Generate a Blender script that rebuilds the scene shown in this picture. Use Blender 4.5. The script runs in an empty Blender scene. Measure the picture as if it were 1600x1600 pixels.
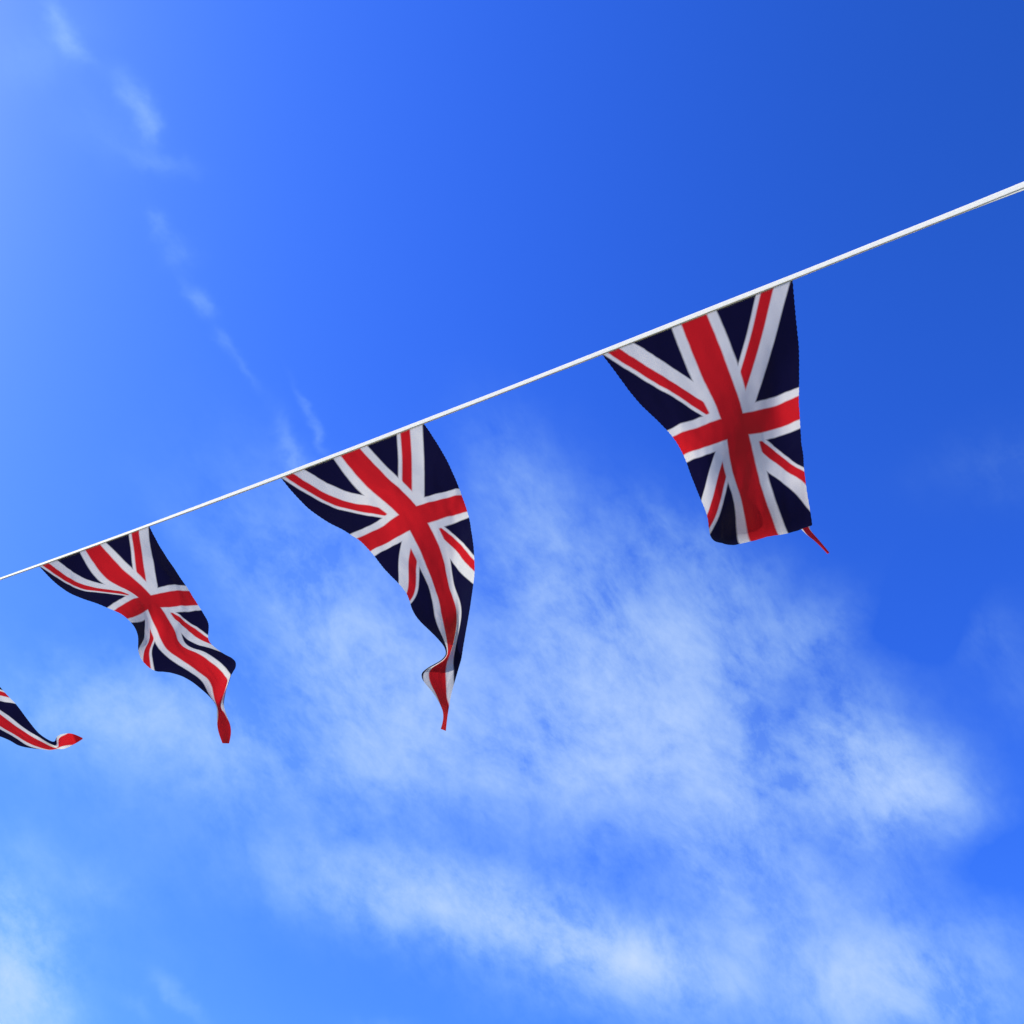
import bpy, bmesh, math, random
import numpy as np
from mathutils import Vector, noise

# ------------------------------------------------------------------ camera
scene = bpy.context.scene
col = scene.collection
PITCH = math.radians(50.0)
cam_data = bpy.data.cameras.new('camera')
cam_data.sensor_width = 36.0
cam_data.lens = 36.0 * 1716.0 / 1600.0
cam_data.clip_start = 0.02
cam_data.clip_end = 6000.0
cam = bpy.data.objects.new('camera', cam_data)
cam.location = (0.0, 0.0, 1.6)
cam.rotation_euler = (math.pi / 2 + PITCH, 0.0, 0.0)
col.objects.link(cam)
scene.camera = cam
scene.render.resolution_x = 1024
scene.render.resolution_y = 1024

# ------------------------------------------------------------------ colour
scene.view_settings.view_transform = 'Standard'
scene.view_settings.look = 'None'
scene.view_settings.gamma = 1.0
scene.view_settings.use_curve_mapping = False
scene.view_settings.exposure = 0.0
scene.cycles.max_bounces = 8

# ------------------------------------------------------------------ sun
SUN_EL = math.radians(44.0)
SUN_AZ = math.radians(-88.0)          # measured from +Y (the way the camera looks), clockwise positive
sun_dir = Vector((math.cos(SUN_EL) * math.sin(SUN_AZ), math.cos(SUN_EL) * math.cos(SUN_AZ), math.sin(SUN_EL)))
sd = bpy.data.lights.new('sun', 'SUN')
sd.energy = 5.0
sd.angle = math.radians(0.53)
sd.color = (1.0, 0.965, 0.91)
so = bpy.data.objects.new('sun', sd)
so.rotation_euler = (-sun_dir).to_track_quat('-Z', 'Y').to_euler()
so.location = (0, 0, 30)
col.objects.link(so)


# ------------------------------------------------------------------ node helper
class NT:
    """tiny expression builder over a node tree"""
    def __init__(self, tree):
        self.t = tree; self.n = tree.nodes; self.l = tree.links
    def put(self, sock, v):
        if v is None: return
        if hasattr(v, 'is_output'): self.l.new(v, sock)
        else: sock.default_value = v
    def m(self, op, a, b=None, c=None, clamp=False):
        n = self.n.new('ShaderNodeMath'); n.operation = op; n.use_clamp = clamp
        self.put(n.inputs[0], a); self.put(n.inputs[1], b); self.put(n.inputs[2], c)
        return n.outputs[0]
    def v(self, op, a, b=None, scale=None):
        n = self.n.new('ShaderNodeVectorMath'); n.operation = op
        self.put(n.inputs[0], a); self.put(n.inputs[1], b)
        if scale is not None: self.put(n.inputs['Scale'], scale)
        return n.outputs['Value'] if op in ('DOT_PRODUCT', 'LENGTH', 'DISTANCE') else n.outputs[0]
    def noise(self, vec, scale, detail=6.0, rough=0.55, dist=0.0, lac=2.0, color=False):
        n = self.n.new('ShaderNodeTexNoise')
        self.put(n.inputs['Vector'], vec); n.inputs['Scale'].default_value = scale
        n.inputs['Detail'].default_value = detail; n.inputs['Roughness'].default_value = rough
        n.inputs['Distortion'].default_value = dist; n.inputs['Lacunarity'].default_value = lac
        return n.outputs['Color'] if color else n.outputs['Fac']
    def ramp(self, val, a, b, c=0.0, d=1.0, smooth=True):
        n = self.n.new('ShaderNodeMapRange'); n.clamp = True
        n.interpolation_type = 'SMOOTHSTEP' if smooth else 'LINEAR'
        self.put(n.inputs[0], val)
        for i, x in enumerate((a, b, c, d)): self.put(n.inputs[i + 1], x)
        return n.outputs[0]
    def mix(self, f, a, b):
        n = self.n.new('ShaderNodeMix'); n.data_type = 'RGBA'
        self.put(n.inputs[0], f); self.put(n.inputs[6], a); self.put(n.inputs[7], b)
        return n.outputs[2]


# ------------------------------------------------------------------ sky: Nishita air with cirrus lying on it (all in world directions)
world = bpy.data.worlds.new('World')
scene.world = world
world.use_nodes = True
world.node_tree.nodes.clear()
W = NT(world.node_tree)
sky = W.n.new('ShaderNodeTexSky')
sky.sky_type = 'NISHITA'
sky.sun_disc = False
sky.sun_elevation = SUN_EL
sky.sun_rotation = SUN_AZ
sky.altitude = 100.0
sky.air_density = 1.0
sky.dust_density = 0.7
sky.ozone_density = 2.5
tc = W.n.new('ShaderNodeTexCoord')
D = W.v('NORMALIZE', tc.outputs['Generated'])

RIGHT = Vector((1, 0, 0)); UP = Vector((0, -math.sin(PITCH), math.cos(PITCH))); FWD = Vector((0, math.cos(PITCH), math.sin(PITCH)))
def sky_dir(px, py):
    return (RIGHT * (px - 800) / 1716 + UP * (800 - py) / 1716 + FWD).normalized()

# cirrus streaks: direction stretched along a wind direction, then warped
ST = (RIGHT * 0.62 - UP * 0.78).normalized()
along = W.v('DOT_PRODUCT', D, tuple(ST))
Ds = W.v('ADD', D, W.v('SCALE', tuple(ST), scale=W.m('MULTIPLY', along, -0.42)))
def warp(vec, sc, amt, det=3.0):
    c = W.noise(vec, sc, det, 0.5, color=True)
    return W.v('ADD', vec, W.v('SCALE', W.v('SUBTRACT', c, (0.5, 0.5, 0.5)), scale=amt))
Dw = warp(warp(warp(D, 7.0, 0.045), 26.0, 0.020, 3.0), 85.0, 0.009, 2.0)
Dsw = warp(Ds, 4.0, 0.16)
streak = W.noise(Dsw, 17.0, 6.0, 0.64)
fine = W.noise(warp(Ds, 9.0, 0.05), 60.0, 4.0, 0.66)
puff = W.noise(Dw, 8.5, 8.0, 0.60)

BLOBS = [
    (1270, 1330, 270, 120, 30, 0.14),
    (820, 1180, 520, 230, 25, 0.13),
    (250, 1200, 350, 200, 0, 0.06),
    (60, 1500, 260, 200, 0, 0.05),
    (78, 20, 50, 20, 62, 0.22),
    (105, 60, 40, 14, 45, 0.16),
    (200, 140, 46, 22, 66, 0.28),
    (215, 175, 30, 14, 60, 0.14),
    (150, 190, 70, 50, 50, 0.06),
    (235, 245, 48, 16, 15, 0.13),
    (40, 90, 80, 40, -30, 0.07),
    (242, 335, 26, 16, 62, 0.18),
    (268, 385, 28, 24, 40, 0.17),
    (300, 455, 30, 13, 50, 0.24),
    (338, 520, 22, 12, 60, 0.15),
    (365, 560, 26, 7, 50, 0.09),
    (448, 690, 66, 12, 66, 0.17),
    (470, 640, 52, 6, 64, 0.2),
    (490, 760, 90, 26, 52, 0.1),
    (500, 910, 210, 100, 48, 0.3),
    (330, 870, 110, 22, 42, 0.1),
    (190, 1090, 170, 70, 15, 0.36),
    (60, 1130, 110, 50, 0, 0.2),
    (340, 1190, 190, 80, 10, 0.26),
    (620, 1130, 190, 150, 40, 0.38),
    (520, 1030, 140, 80, 50, 0.18),
    (850, 860, 140, 100, 60, 0.3),
    (800, 720, 110, 55, 60, 0.15),
    (930, 1050, 180, 160, 50, 0.46),
    (850, 1190, 150, 100, 30, 0.22),
    (1110, 960, 150, 100, 40, 0.3),
    (1050, 850, 120, 45, 40, 0.17),
    (1130, 1190, 230, 140, 40, 0.4),
    (1255, 1000, 110, 50, -30, 0.26),
    (1310, 1100, 85, 70, 0, 0.24),
    (1345, 1190, 110, 80, 15, 0.62),
    (1385, 1215, 75, 55, 10, 0.34),
    (1440, 1260, 110, 60, 15, 0.1),
    (540, 1385, 170, 55, 14, 0.42),
    (700, 1410, 150, 60, 15, 0.44),
    (840, 1440, 140, 65, 22, 0.6),
    (945, 1485, 90, 45, 12, 0.85),
    (1050, 1520, 120, 50, 0, 0.42),
    (1030, 1350, 180, 80, 50, 0.24),
    (1220, 1430, 190, 90, 50, 0.3),
    (1400, 1530, 150, 75, 20, 0.5),
    (1320, 1580, 150, 60, 0, 0.34),
    (900, 1565, 150, 50, 10, 0.2),
    (1530, 1490, 80, 60, -50, 0.2),
    (0, 1480, 120, 75, 78, 0.85),
    (30, 1560, 70, 60, 50, 0.45),
    (55, 1430, 60, 35, 50, 0.2),
    (135, 1375, 55, 22, 30, 0.14),
    (265, 1535, 50, 12, 40, 0.18),
    (200, 1550, 30, 10, 40, 0.08),
    (570, 1590, 50, 14, 10, 0.14),
    (40, 1315, 90, 26, 20, 0.08),
    (1595, 700, 50, 110, 80, 0.08),
    (1515, 990, 70, 60, 0, 0.1),
    (1580, 1080, 60, 60, 0, 0.08),
    (1240, 1300, 80, 40, 25, -0.24),
    (1560, 1350, 130, 70, 10, -0.16),
    (985, 1310, 110, 60, 60, -0.2),
    (1400, 960, 90, 60, 0, -0.16),
    (1215, 1085, 60, 45, 0, -0.2),
    (1200, 1380, 110, 50, 40, -0.2),
    (700, 1290, 120, 40, 15, -0.1),
]
def add_blob(acc, px, py, ra, rb, ang, amp):
    c = sky_dir(px, py)
    a = math.radians(ang)
    step = 40.0
    ax = (sky_dir(px + math.cos(a) * step, py + math.sin(a) * step) - c); la = ax.length / step
    ax.normalize(); bx = c.cross(ax).normalized()
    s = la
    A = ax / (ra * s); B = bx / (rb * s); Cc = c / (rb * s); k = 1.0 / (rb * s)
    x = W.v('DOT_PRODUCT', Dw, tuple(A)); y = W.v('DOT_PRODUCT', Dw, tuple(B))
    z = W.m('SUBTRACT', W.v('DOT_PRODUCT', D, tuple(Cc)), k)
    r2 = W.m('MULTIPLY_ADD', x, x, W.m('MULTIPLY_ADD', y, y, W.m('MULTIPLY', z, z)))
    g = W.m('POWER', math.e, W.m('MULTIPLY', r2, -1.0))
    return W.m('MULTIPLY_ADD', g, amp, acc)
acc = 0.0
for b in BLOBS:
    acc = add_blob(acc, *b)
# the rest of the sky, outside the part in view, carries the same sort of thin cloud
away = W.ramp(W.v('DOT_PRODUCT', D, tuple(FWD)), 0.84, 0.66, 0.0, 1.0)
gen = W.ramp(W.noise(Dsw, 2.2, 4.0, 0.5), 0.46, 0.72, 0.0, 0.55)
acc = W.m('MULTIPLY_ADD', gen, away, acc)
tex = W.m('ADD', W.m('MULTIPLY', streak, 0.38), W.m('ADD', W.m('MULTIPLY', puff, 0.42), W.m('MULTIPLY', fine, 0.20)))
texc = W.ramp(tex, 0.40, 0.62, 0.0, 1.0, smooth=False)
dens = W.m('MULTIPLY', W.m('MAXIMUM', acc, 0.0), W.m('MULTIPLY_ADD', texc, 1.28, 0.32))
alpha = W.m('SUBTRACT', 1.0, W.m('POWER', math.e, W.m('MULTIPLY', dens, -1.05)), clamp=True)
# graded air colour
sep = W.n.new('ShaderNodeSeparateColor'); W.l.new(sky.outputs[0], sep.inputs[0])
com = W.n.new('ShaderNodeCombineColor')
for i, (k, p) in enumerate([(0.43, 2.12), (0.83, 1.58), (0.0658, 3.2)]):
    g = W.m('MULTIPLY', W.m('POWER', sep.outputs[i], p), k)
    if i == 2:                                      # blue levels off towards the bright side
        g = W.m('MULTIPLY', W.m('SUBTRACT', 1.0, W.m('POWER', math.e, W.m('MULTIPLY', g, -1.0))), 10.7)
    W.l.new(g, com.inputs[i])
air = com.outputs[0]
skycol = W.mix(alpha, air, W.mix(alpha, (4.6, 8.2, 10.6, 1), (6.4, 7.7, 10.5, 1)))      # thin cirrus lets the blue through, thick is whiter
bg = W.n.new('ShaderNodeBackground'); bg.inputs['Strength'].default_value = 0.1
W.l.new(skycol, bg.inputs['Color'])
wo = W.n.new('ShaderNodeOutputWorld'); W.l.new(bg.outputs[0], wo.inputs[0])
world.cycles.sampling_method = 'MANUAL'
world.cycles.sample_map_resolution = 512


# ------------------------------------------------------------------ materials
def new_mat(name):
    m = bpy.data.materials.new(name); m.use_nodes = True
    m.node_tree.nodes.clear()
    return m, NT(m.node_tree)

def cloth_shader(N, color, trans, bump=None, rough=0.6, sheen=0.0):
    d = N.n.new('ShaderNodeBsdfDiffuse'); t = N.n.new('ShaderNodeBsdfTranslucent')
    N.put(d.inputs['Color'], color); N.put(t.inputs['Color'], color)
    g = N.n.new('ShaderNodeBsdfGlossy'); g.inputs['Color'].default_value = (1, 1, 1, 1); g.inputs['Roughness'].default_value = rough
    if bump is not None:
        b = N.n.new('ShaderNodeBump'); b.inputs['Strength'].default_value = bump[1]; b.inputs['Distance'].default_value = bump[2]
        N.put(b.inputs['Height'], bump[0])
        for s in (d, t, g): N.l.new(b.outputs[0], s.inputs['Normal'])
    m1 = N.n.new('ShaderNodeMixShader'); m1.inputs[0].default_value = trans
    N.l.new(d.outputs[0], m1.inputs[1]); N.l.new(t.outputs[0], m1.inputs[2])
    m2 = N.n.new('ShaderNodeMixShader'); m2.inputs[0].default_value = sheen
    N.l.new(m1.outputs[0], m2.inputs[1]); N.l.new(g.outputs[0], m2.inputs[2])
    o = N.n.new('ShaderNodeOutputMaterial'); N.l.new(m2.outputs[0], o.inputs[0])

def flag_material():
    m, N = new_mat('printed_flag_cloth')
    uv = N.n.new('ShaderNodeUVMap'); uv.uv_map = 'UVMap'
    sp = N.n.new('ShaderNodeSeparateXYZ'); N.l.new(uv.outputs[0], sp.inputs[0])
    # the print sits a hair unevenly on the weave
    wob = N.m('MULTIPLY', N.m('SUBTRACT', N.noise(uv.outputs[0], 9.0, 3.0), 0.5), 0.008)
    s = N.m('ADD', sp.outputs[0], wob); q = N.m('SUBTRACT', sp.outputs[1], wob)
    def step(x, e, w=0.0050):       # 1 inside (x < e)
        return N.ramp(x, e - w, e + w, 1.0, 0.0, smooth=False)
    x = N.m('SUBTRACT', s, 0.5); y = N.m('SUBTRACT', q, 0.68)
    ax = N.m('ABSOLUTE', x); ay = N.m('ABSOLUTE', y)
    low = N.ramp(y, -0.0005, 0.0005, 0.0, 1.0, smooth=False)            # 1 in the half away from the tape
    sgn = N.m('MULTIPLY_ADD', low, -2.0, 1.0)
    inv = N.m('MULTIPLY_ADD', low, 0.0, 1.0 / 1.64)
    line = N.m('MULTIPLY', N.m('MULTIPLY', ay, inv), N.m('SIGN', x))
    e = N.m('MULTIPLY', N.m('SUBTRACT', x, line), sgn)                  # + wide white side, - red side
    wide = N.m('MULTIPLY_ADD', low, 0.0, 0.082)
    red = N.m('MULTIPLY_ADD', low, 0.0, 0.064)
    thin = N.m('ADD', red, N.m('MULTIPLY_ADD', low, 0.0, 0.024))
    def band(v, a, b):              # a < v < b
        return N.m('MULTIPLY', step(v, b), N.m('SUBTRACT', 1.0, step(v, a)))
    neg = N.m('MULTIPLY', e, -1.0)
    white = N.m('MAXIMUM', step(N.m('MAXIMUM', N.m('SUBTRACT', e, wide), N.m('SUBTRACT', neg, thin)), 0.0),
                N.m('MAXIMUM', step(ax, 0.117), step(ay, 0.117)))
    redd = N.m('MULTIPLY', step(N.m('MAXIMUM', e, N.m('SUBTRACT', neg, red)), 0.0),
               N.m('MULTIPLY', N.m('SUBTRACT', 1.0, step(ax, 0.117)), N.m('SUBTRACT', 1.0, step(ay, 0.117))))
    cross = N.m('MAXIMUM', step(ax, 0.067), step(ay, 0.067))
    redm = N.m('MAXIMUM', redd, cross)
    mott = N.ramp(N.noise(uv.outputs[0], 260.0, 4.0, 0.7), 0.3, 0.75, 0.82, 1.14, smooth=False)
    c = N.mix(white, (0.005, 0.0045, 0.032, 1), (0.74, 0.73, 0.73, 1))
    c = N.mix(redm, c, (0.60, 0.012, 0.020, 1))
    c = N.v('SCALE', c, scale=mott)
    # plain weave: fine threads both ways
    wv = N.m('ADD', N.m('SINE', N.m('MULTIPLY', sp.outputs[0], 900.0)), N.m('SINE', N.m('MULTIPLY', sp.outputs[1], 900.0)))
    hgt = N.m('MULTIPLY_ADD', N.noise(uv.outputs[0], 11.0, 5.0, 0.55), 4.0, N.m('MULTIPLY', wv, 0.03))
    cloth_shader(N, c, 0.44, (hgt, 0.12, 0.002), rough=0.45, sheen=0.008)
    return m

def tape_material():
    m, N = new_mat('white_cotton_tape')
    uv = N.n.new('ShaderNodeUVMap'); uv.uv_map = 'UVMap'
    sp = N.n.new('ShaderNodeSeparateXYZ'); N.l.new(uv.outputs[0], sp.inputs[0])
    n = N.noise(uv.outputs[0], 70.0, 4.0, 0.6)
    c = N.mix(N.ramp(n, 0.35, 0.7), (0.90, 0.895, 0.88, 1), (0.94, 0.94, 0.93, 1))
    cloth_shader(N, c, 0.25, None, rough=0.5, sheen=0.02)
    return m

def ground_material():
    m, N = new_mat('worn_grass_ground')
    tcn = N.n.new('ShaderNodeTexCoord')
    n1 = N.noise(tcn.outputs['Object'], 0.15, 8.0, 0.6); n2 = N.noise(tcn.outputs['Object'], 9.0, 6.0, 0.7)
    c = N.mix(N.ramp(n1, 0.4, 0.62), (0.075, 0.095, 0.035, 1), (0.20, 0.16, 0.10, 1))
    c = N.v('SCALE', c, scale=N.ramp(n2, 0.25, 0.75, 0.6, 1.3))
    p = N.n.new('ShaderNodeBsdfPrincipled'); N.l.new(c, p.inputs['Base Color']); p.inputs['Roughness'].default_value = 0.95
    b = N.n.new('ShaderNodeBump'); b.inputs['Distance'].default_value = 0.03; N.l.new(n2, b.inputs['Height']); N.l.new(b.outputs[0], p.inputs['Normal'])
    o = N.n.new('ShaderNodeOutputMaterial'); N.l.new(p.outputs[0], o.inputs[0])
    return m

# ------------------------------------------------------------------ ground
def ground():
    bm = bmesh.new()
    rings = [0.0, 4, 8, 14, 22, 34, 60, 110, 220, 500, 1200, 2800]; seg = 48
    prev = [bm.verts.new((0, 0, 0))]
    for r in rings[1:]:
        cur = []
        for k in range(seg):
            a = 2 * math.pi * k / seg
            x, y = r * math.cos(a), r * math.sin(a)
            cur.append(bm.verts.new((x, y, 0.12 * noise.noise(Vector((x * .15, y * .15, 3.1))) * min(1, r / 10.0))))
        for k in range(seg):
            if len(prev) == 1: bm.faces.new((prev[0], cur[k], cur[(k + 1) % seg]))
            else: bm.faces.new((prev[k], cur[k], cur[(k + 1) % seg], prev[(k + 1) % seg]))
        prev = cur
    me = bpy.data.meshes.new('ground'); bm.to_mesh(me); bm.free()
    for p in me.polygons: p.use_smooth = True
    o = bpy.data.objects.new('ground', me); me.materials.append(ground_material()); col.objects.link(o)
    o['kind'] = 'structure'
ground()

# ------------------------------------------------------------------ the bunting tape
TAPE = tape_material()
ROPE = np.array([[-2.2737, 2.4877, 3.8646], [-2.1706, 2.4319, 3.8439], [-2.0674, 2.376, 3.8234], [-1.9642, 2.32, 3.803], [-1.861, 2.2637, 3.7827], [-1.7578, 2.2074, 3.7626], [-1.6546, 2.1509, 3.7426], [-1.5514, 2.0942, 3.7227], [-1.4482, 2.0373, 3.703], [-1.345, 1.9803, 3.6834], [-1.2419, 1.9231, 3.6639], [-1.1387, 1.8657, 3.6446], [-1.0355, 1.8082, 3.6255], [-0.9323, 1.7505, 3.6065], [-0.8291, 1.6925, 3.5877], [-0.7259, 1.6344, 3.569], [-0.6227, 1.5762, 3.5504], [-0.5195, 1.5177, 3.5321], [-0.4163, 1.459, 3.5139], [-0.3132, 1.4002, 3.4958], [-0.21, 1.3411, 3.4779], [-0.1068, 1.2819, 3.4601], [-0.0036, 1.2225, 3.4425], [0.0996, 1.163, 3.4251], [0.2028, 1.1033, 3.4077], [0.306, 1.0435, 3.3905], [0.4092, 0.9836, 3.3733], [0.5124, 0.9236, 3.3562], [0.6155, 0.8635, 3.3392], [0.7187, 0.8035, 3.3221], [0.8219, 0.7434, 3.305], [0.9251, 0.6836, 3.2879]])
def catmull(P, f):
    """smooth resampling along axis 0, f points per interval"""
    n = len(P); out = []
    for i in range(n - 1):
        p0 = P[i - 1] if i > 0 else 2 * P[0] - P[1]
        p1, p2 = P[i], P[i + 1]
        p3 = P[i + 2] if i + 2 < n else 2 * P[-1] - P[-2]
        for k in range(f):
            t = k / f
            out.append(0.5 * ((2 * p1) + (-p0 + p2) * t + (2 * p0 - 5 * p1 + 4 * p2 - p3) * t * t + (-p0 + 3 * p1 - 3 * p2 + p3) * t ** 3))
    out.append(P[-1])
    return np.array(out)
# carry the line on past both sides of the picture, with the sag going on
d0 = (ROPE[0] - ROPE[3]) / 3; d1 = (ROPE[-1] - ROPE[-4]) / 3
pre = [ROPE[0] + d0 * k + np.array((0, 0, 0.0006 * k * k)) for k in range(60, 0, -1)]
post = [ROPE[-1] + d1 * k + np.array((0, 0, 0.0006 * k * k)) for k in range(1, 60)]
line = catmull(np.array(list(pre) + list(ROPE) + list(post)), 4)
arc = np.concatenate([[0], np.cumsum(np.linalg.norm(np.diff(line, axis=0), axis=1))])
i_ref = 60 * 4
arc = arc - arc[i_ref]
ARC_R = float(arc[i_ref + (len(ROPE) - 1) * 4])         # where the known stretch ends on the right
def ply(name, width, thick, off_n, off_w, parent, spread):
    """one band of the tape: a long strip with rounded edges, following the line and slowly turning"""
    tan = np.gradient(line, axis=0); tan /= np.linalg.norm(tan, axis=1)[:, None]
    up = np.array((0, 0, 1.0))
    V = []; U = []; prof = []
    for a, b in ((-1, -.35), (-.93, -1), (-.5, -1), (0, -1), (.5, -1), (.93, -1), (1, -.35), (1, .35), (.93, 1), (.5, 1), (0, 1), (-.5, 1), (-.93, 1), (-1, .35)):
        prof.append((a, b))
    for i, p in enumerate(line):
        t = tan[i]
        h = np.cross(t, up); h /= np.linalg.norm(h)          # level, across the line
        w = np.cross(h, t)                                   # the upright across
        if h[1] > 0: h = -h                                   # towards the viewer's side
        s = arc[i]
        roll = 0.18 - 0.13 * max(0.0, min(1.3, (s - 0.9) / (ARC_R - 0.9))) + 0.05 * math.sin(s * 2.1 + 1.0) + 0.02 * math.sin(s * 5.7)
        f = h * math.cos(roll) + w * math.sin(roll)          # face normal
        e = w * math.cos(roll) - h * math.sin(roll)          # edge direction (up)
        wid = width * (1 + 0.05 * math.sin(s * 3.3) + 0.03 * math.sin(s * 11.0)) * (1 + 1.9 * max(0.0, min(1.0, (s - 0.2) / (ARC_R - 0.2))))
        sp_ = spread * max(0.0, (s - (ARC_R - 0.24))) ** 1.3 if spread else 0.0
        sp_ = max(-0.010, min(0.010, sp_))
        c = p + f * off_n + e * (off_w + sp_) + w * 0.0006 * noise.noise(Vector((s * 6, off_n * 900, 0)))
        for a, b in prof:
            V.append(c + e * (a * wid / 2) + f * (b * thick / 2)); U.append((a * wid / 2, s))
    n = len(prof); F = []
    for i in range(len(line) - 1):
        for k in range(n):
            F.append((i * n + k, i * n + (k + 1) % n, (i + 1) * n + (k + 1) % n, (i + 1) * n + k))
    F.append(tuple(range(n))); F.append(tuple(range((len(line) - 1) * n, len(line) * n))[::-1])
    org = Vector(parent.location)
    me = bpy.data.meshes.new(name)
    me.from_pydata([tuple(Vector(v) - org) for v in V], [], F)
    ul = me.uv_layers.new(name='UVMap')
    for l in me.loops: ul.data[l.index].uv = U[l.vertex_index]
    for p in me.polygons: p.use_smooth = True
    me.materials.append(TAPE)
    bm = bmesh.new(); bm.from_mesh(me); bmesh.ops.recalc_face_normals(bm, faces=bm.faces); bm.to_mesh(me); bm.free()
    o = bpy.data.objects.new(name, me); o.parent = parent; col.objects.link(o)
    return o
tape = bpy.data.objects.new('bunting_tape', None); tape.location = tuple(ROPE[0]); col.objects.link(tape)
tape.empty_display_size = 0.1
tape['label'] = 'taut white two-ply tape crossing the blue sky with the flags sewn along it'
tape['category'] = 'bunting tape'
front = ply('tape_ply', 0.0076, 0.0008, 0.0008, 0.0, tape, 0.030)
back = ply('tape_ply', 0.0076, 0.0008, -0.0008, -0.0006, tape, -0.050)

# ------------------------------------------------------------------ the flags
FLAG = flag_material()
NS, NQ, QL = 17, 47, 2.3            # rows down the pennant, q in units of the hoist
def fly_width(q): return max(0.03, 1 - 0.30 * q - 0.026 * q ** 3)
def build_flag(name, data, label, seed):
    (ox, oy, oz), txt = data
    P = np.array([int(v) for v in txt.split()], float).reshape(NQ, NS, 3) / 1e4
    G = catmull(P, 4)                                        # down the fly
    G = np.swapaxes(catmull(np.swapaxes(G, 0, 1), 4), 0, 1)  # across the hoist
    nq, ns = G.shape[:2]
    dq = np.gradient(G, axis=0); dsv = np.gradient(G, axis=1)
    nrm = np.cross(dsv, dq); nrm /= np.linalg.norm(nrm, axis=2)[..., None] + 1e-9
    out = np.empty_like(G)
    for i in range(nq):
        q = i / (nq - 1) * QL
        for j in range(ns):
            s = j / (ns - 1)
            v = noise.fractal(Vector((s * 5.0 + seed, q * 3.2, seed * 1.7)), 0.9, 2.0, 3)
            pk = noise.noise(Vector((s * 26.0, seed, q * 2))) * math.exp(-q * 9.0)     # puckers under the seam
            # soft creases running down and across the cloth, fading where it narrows
            cr = 1.0 - abs(noise.noise(Vector((s * 3.1 + q * 1.3, q * 1.5 - s * .8, seed * 2.3)))) * 3.0
            cr = max(0.0, cr) ** 2
            a = fly_width(q) * min(1, q * 3) * (0.0034 * v + 0.0030 * cr + 0.0011 * noise.noise(Vector((s * 15.0 + q * 4, q * 9.0, seed)))) + 0.0014 * pk * min(1, q * 30)
            out[i, j] = G[i, j] + nrm[i, j] * a
    # cut edges: the scissors left them slightly toothed
    for i in range(nq):
        z = fly_width(i / (nq - 1) * QL) * (0.0005 * (1 if i % 2 else -1) + 0.0006 * noise.noise(Vector((i * .21, seed, 4))))
        for j, sg in ((0, -1), (ns - 1, 1)):
            dv = dsv[i, j] / (np.linalg.norm(dsv[i, j]) + 1e-9)
            out[i, j] += dv * sg * z
    verts = [tuple(v) for v in out.reshape(-1, 3)]
    faces = [(i * ns + j, i * ns + j + 1, (i + 1) * ns + j + 1, (i + 1) * ns + j) for i in range(nq - 1) for j in range(ns - 1)]
    me = bpy.data.meshes.new(name); me.from_pydata(verts, [], faces)
    ul = me.uv_layers.new(name='UVMap')
    for l in me.loops:
        i, j = divmod(l.vertex_index, ns)
        q = i / (nq - 1) * QL
        ul.data[l.index].uv = (0.5 + (j / (ns - 1) - 0.5) * fly_width(q), q)
    for p in me.polygons: p.use_smooth = True
    me.materials.append(FLAG)
    root = bpy.data.objects.new(name, None); root.location = (ox, oy, oz); root.empty_display_size = 0.1; col.objects.link(root)
    root['label'] = label; root['category'] = 'flag'; root['group'] = 'union flag pennants strung along the white tape'
    o = bpy.data.objects.new('cloth', me); o.parent = root; col.objects.link(o)
    # a row of thread stitches just under the tape, on both faces
    V = []; F = []
    q0 = 0.020 / QL * (nq - 1); r = int(q0); fr = q0 - r
    def at(jf, side):
        j = min(int(jf), ns - 2); t = jf - j
        p = (out[r, j] * (1 - t) + out[r, j + 1] * t) * (1 - fr) + (out[r + 1, j] * (1 - t) + out[r + 1, j + 1] * t) * fr
        return p + nrm[r, j] * side * 0.0006, nrm[r, j]
    n_st = 90
    for side in (-1, 1):
        for k in range(n_st):
            a, nn = at((k + 0.15) / n_st * (ns - 1), side); b_, _ = at((k + 0.75) / n_st * (ns - 1), side)
            d = (b_ - a); d /= np.linalg.norm(d); w_ = np.cross(d, nn) * 0.00025; up_ = nn * side * 0.0004
            m0 = len(V)
            V += [a - w_, a + w_, a + up_, b_ - w_, b_ + w_, b_ + up_]
            F += [(m0, m0 + 1, m0 + 2), (m0 + 3, m0 + 5, m0 + 4), (m0, m0 + 2, m0 + 5, m0 + 3), (m0 + 1, m0 + 4, m0 + 5, m0 + 2), (m0, m0 + 3, m0 + 4, m0 + 1)]
    ms = bpy.data.meshes.new('stitching'); ms.from_pydata([tuple(v) for v in V], [], F); ms.uv_layers.new(name='UVMap'); ms.materials.append(TAPE)
    st = bpy.data.objects.new('stitching', ms); st.parent = root; col.objects.link(st)
    return root

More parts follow.
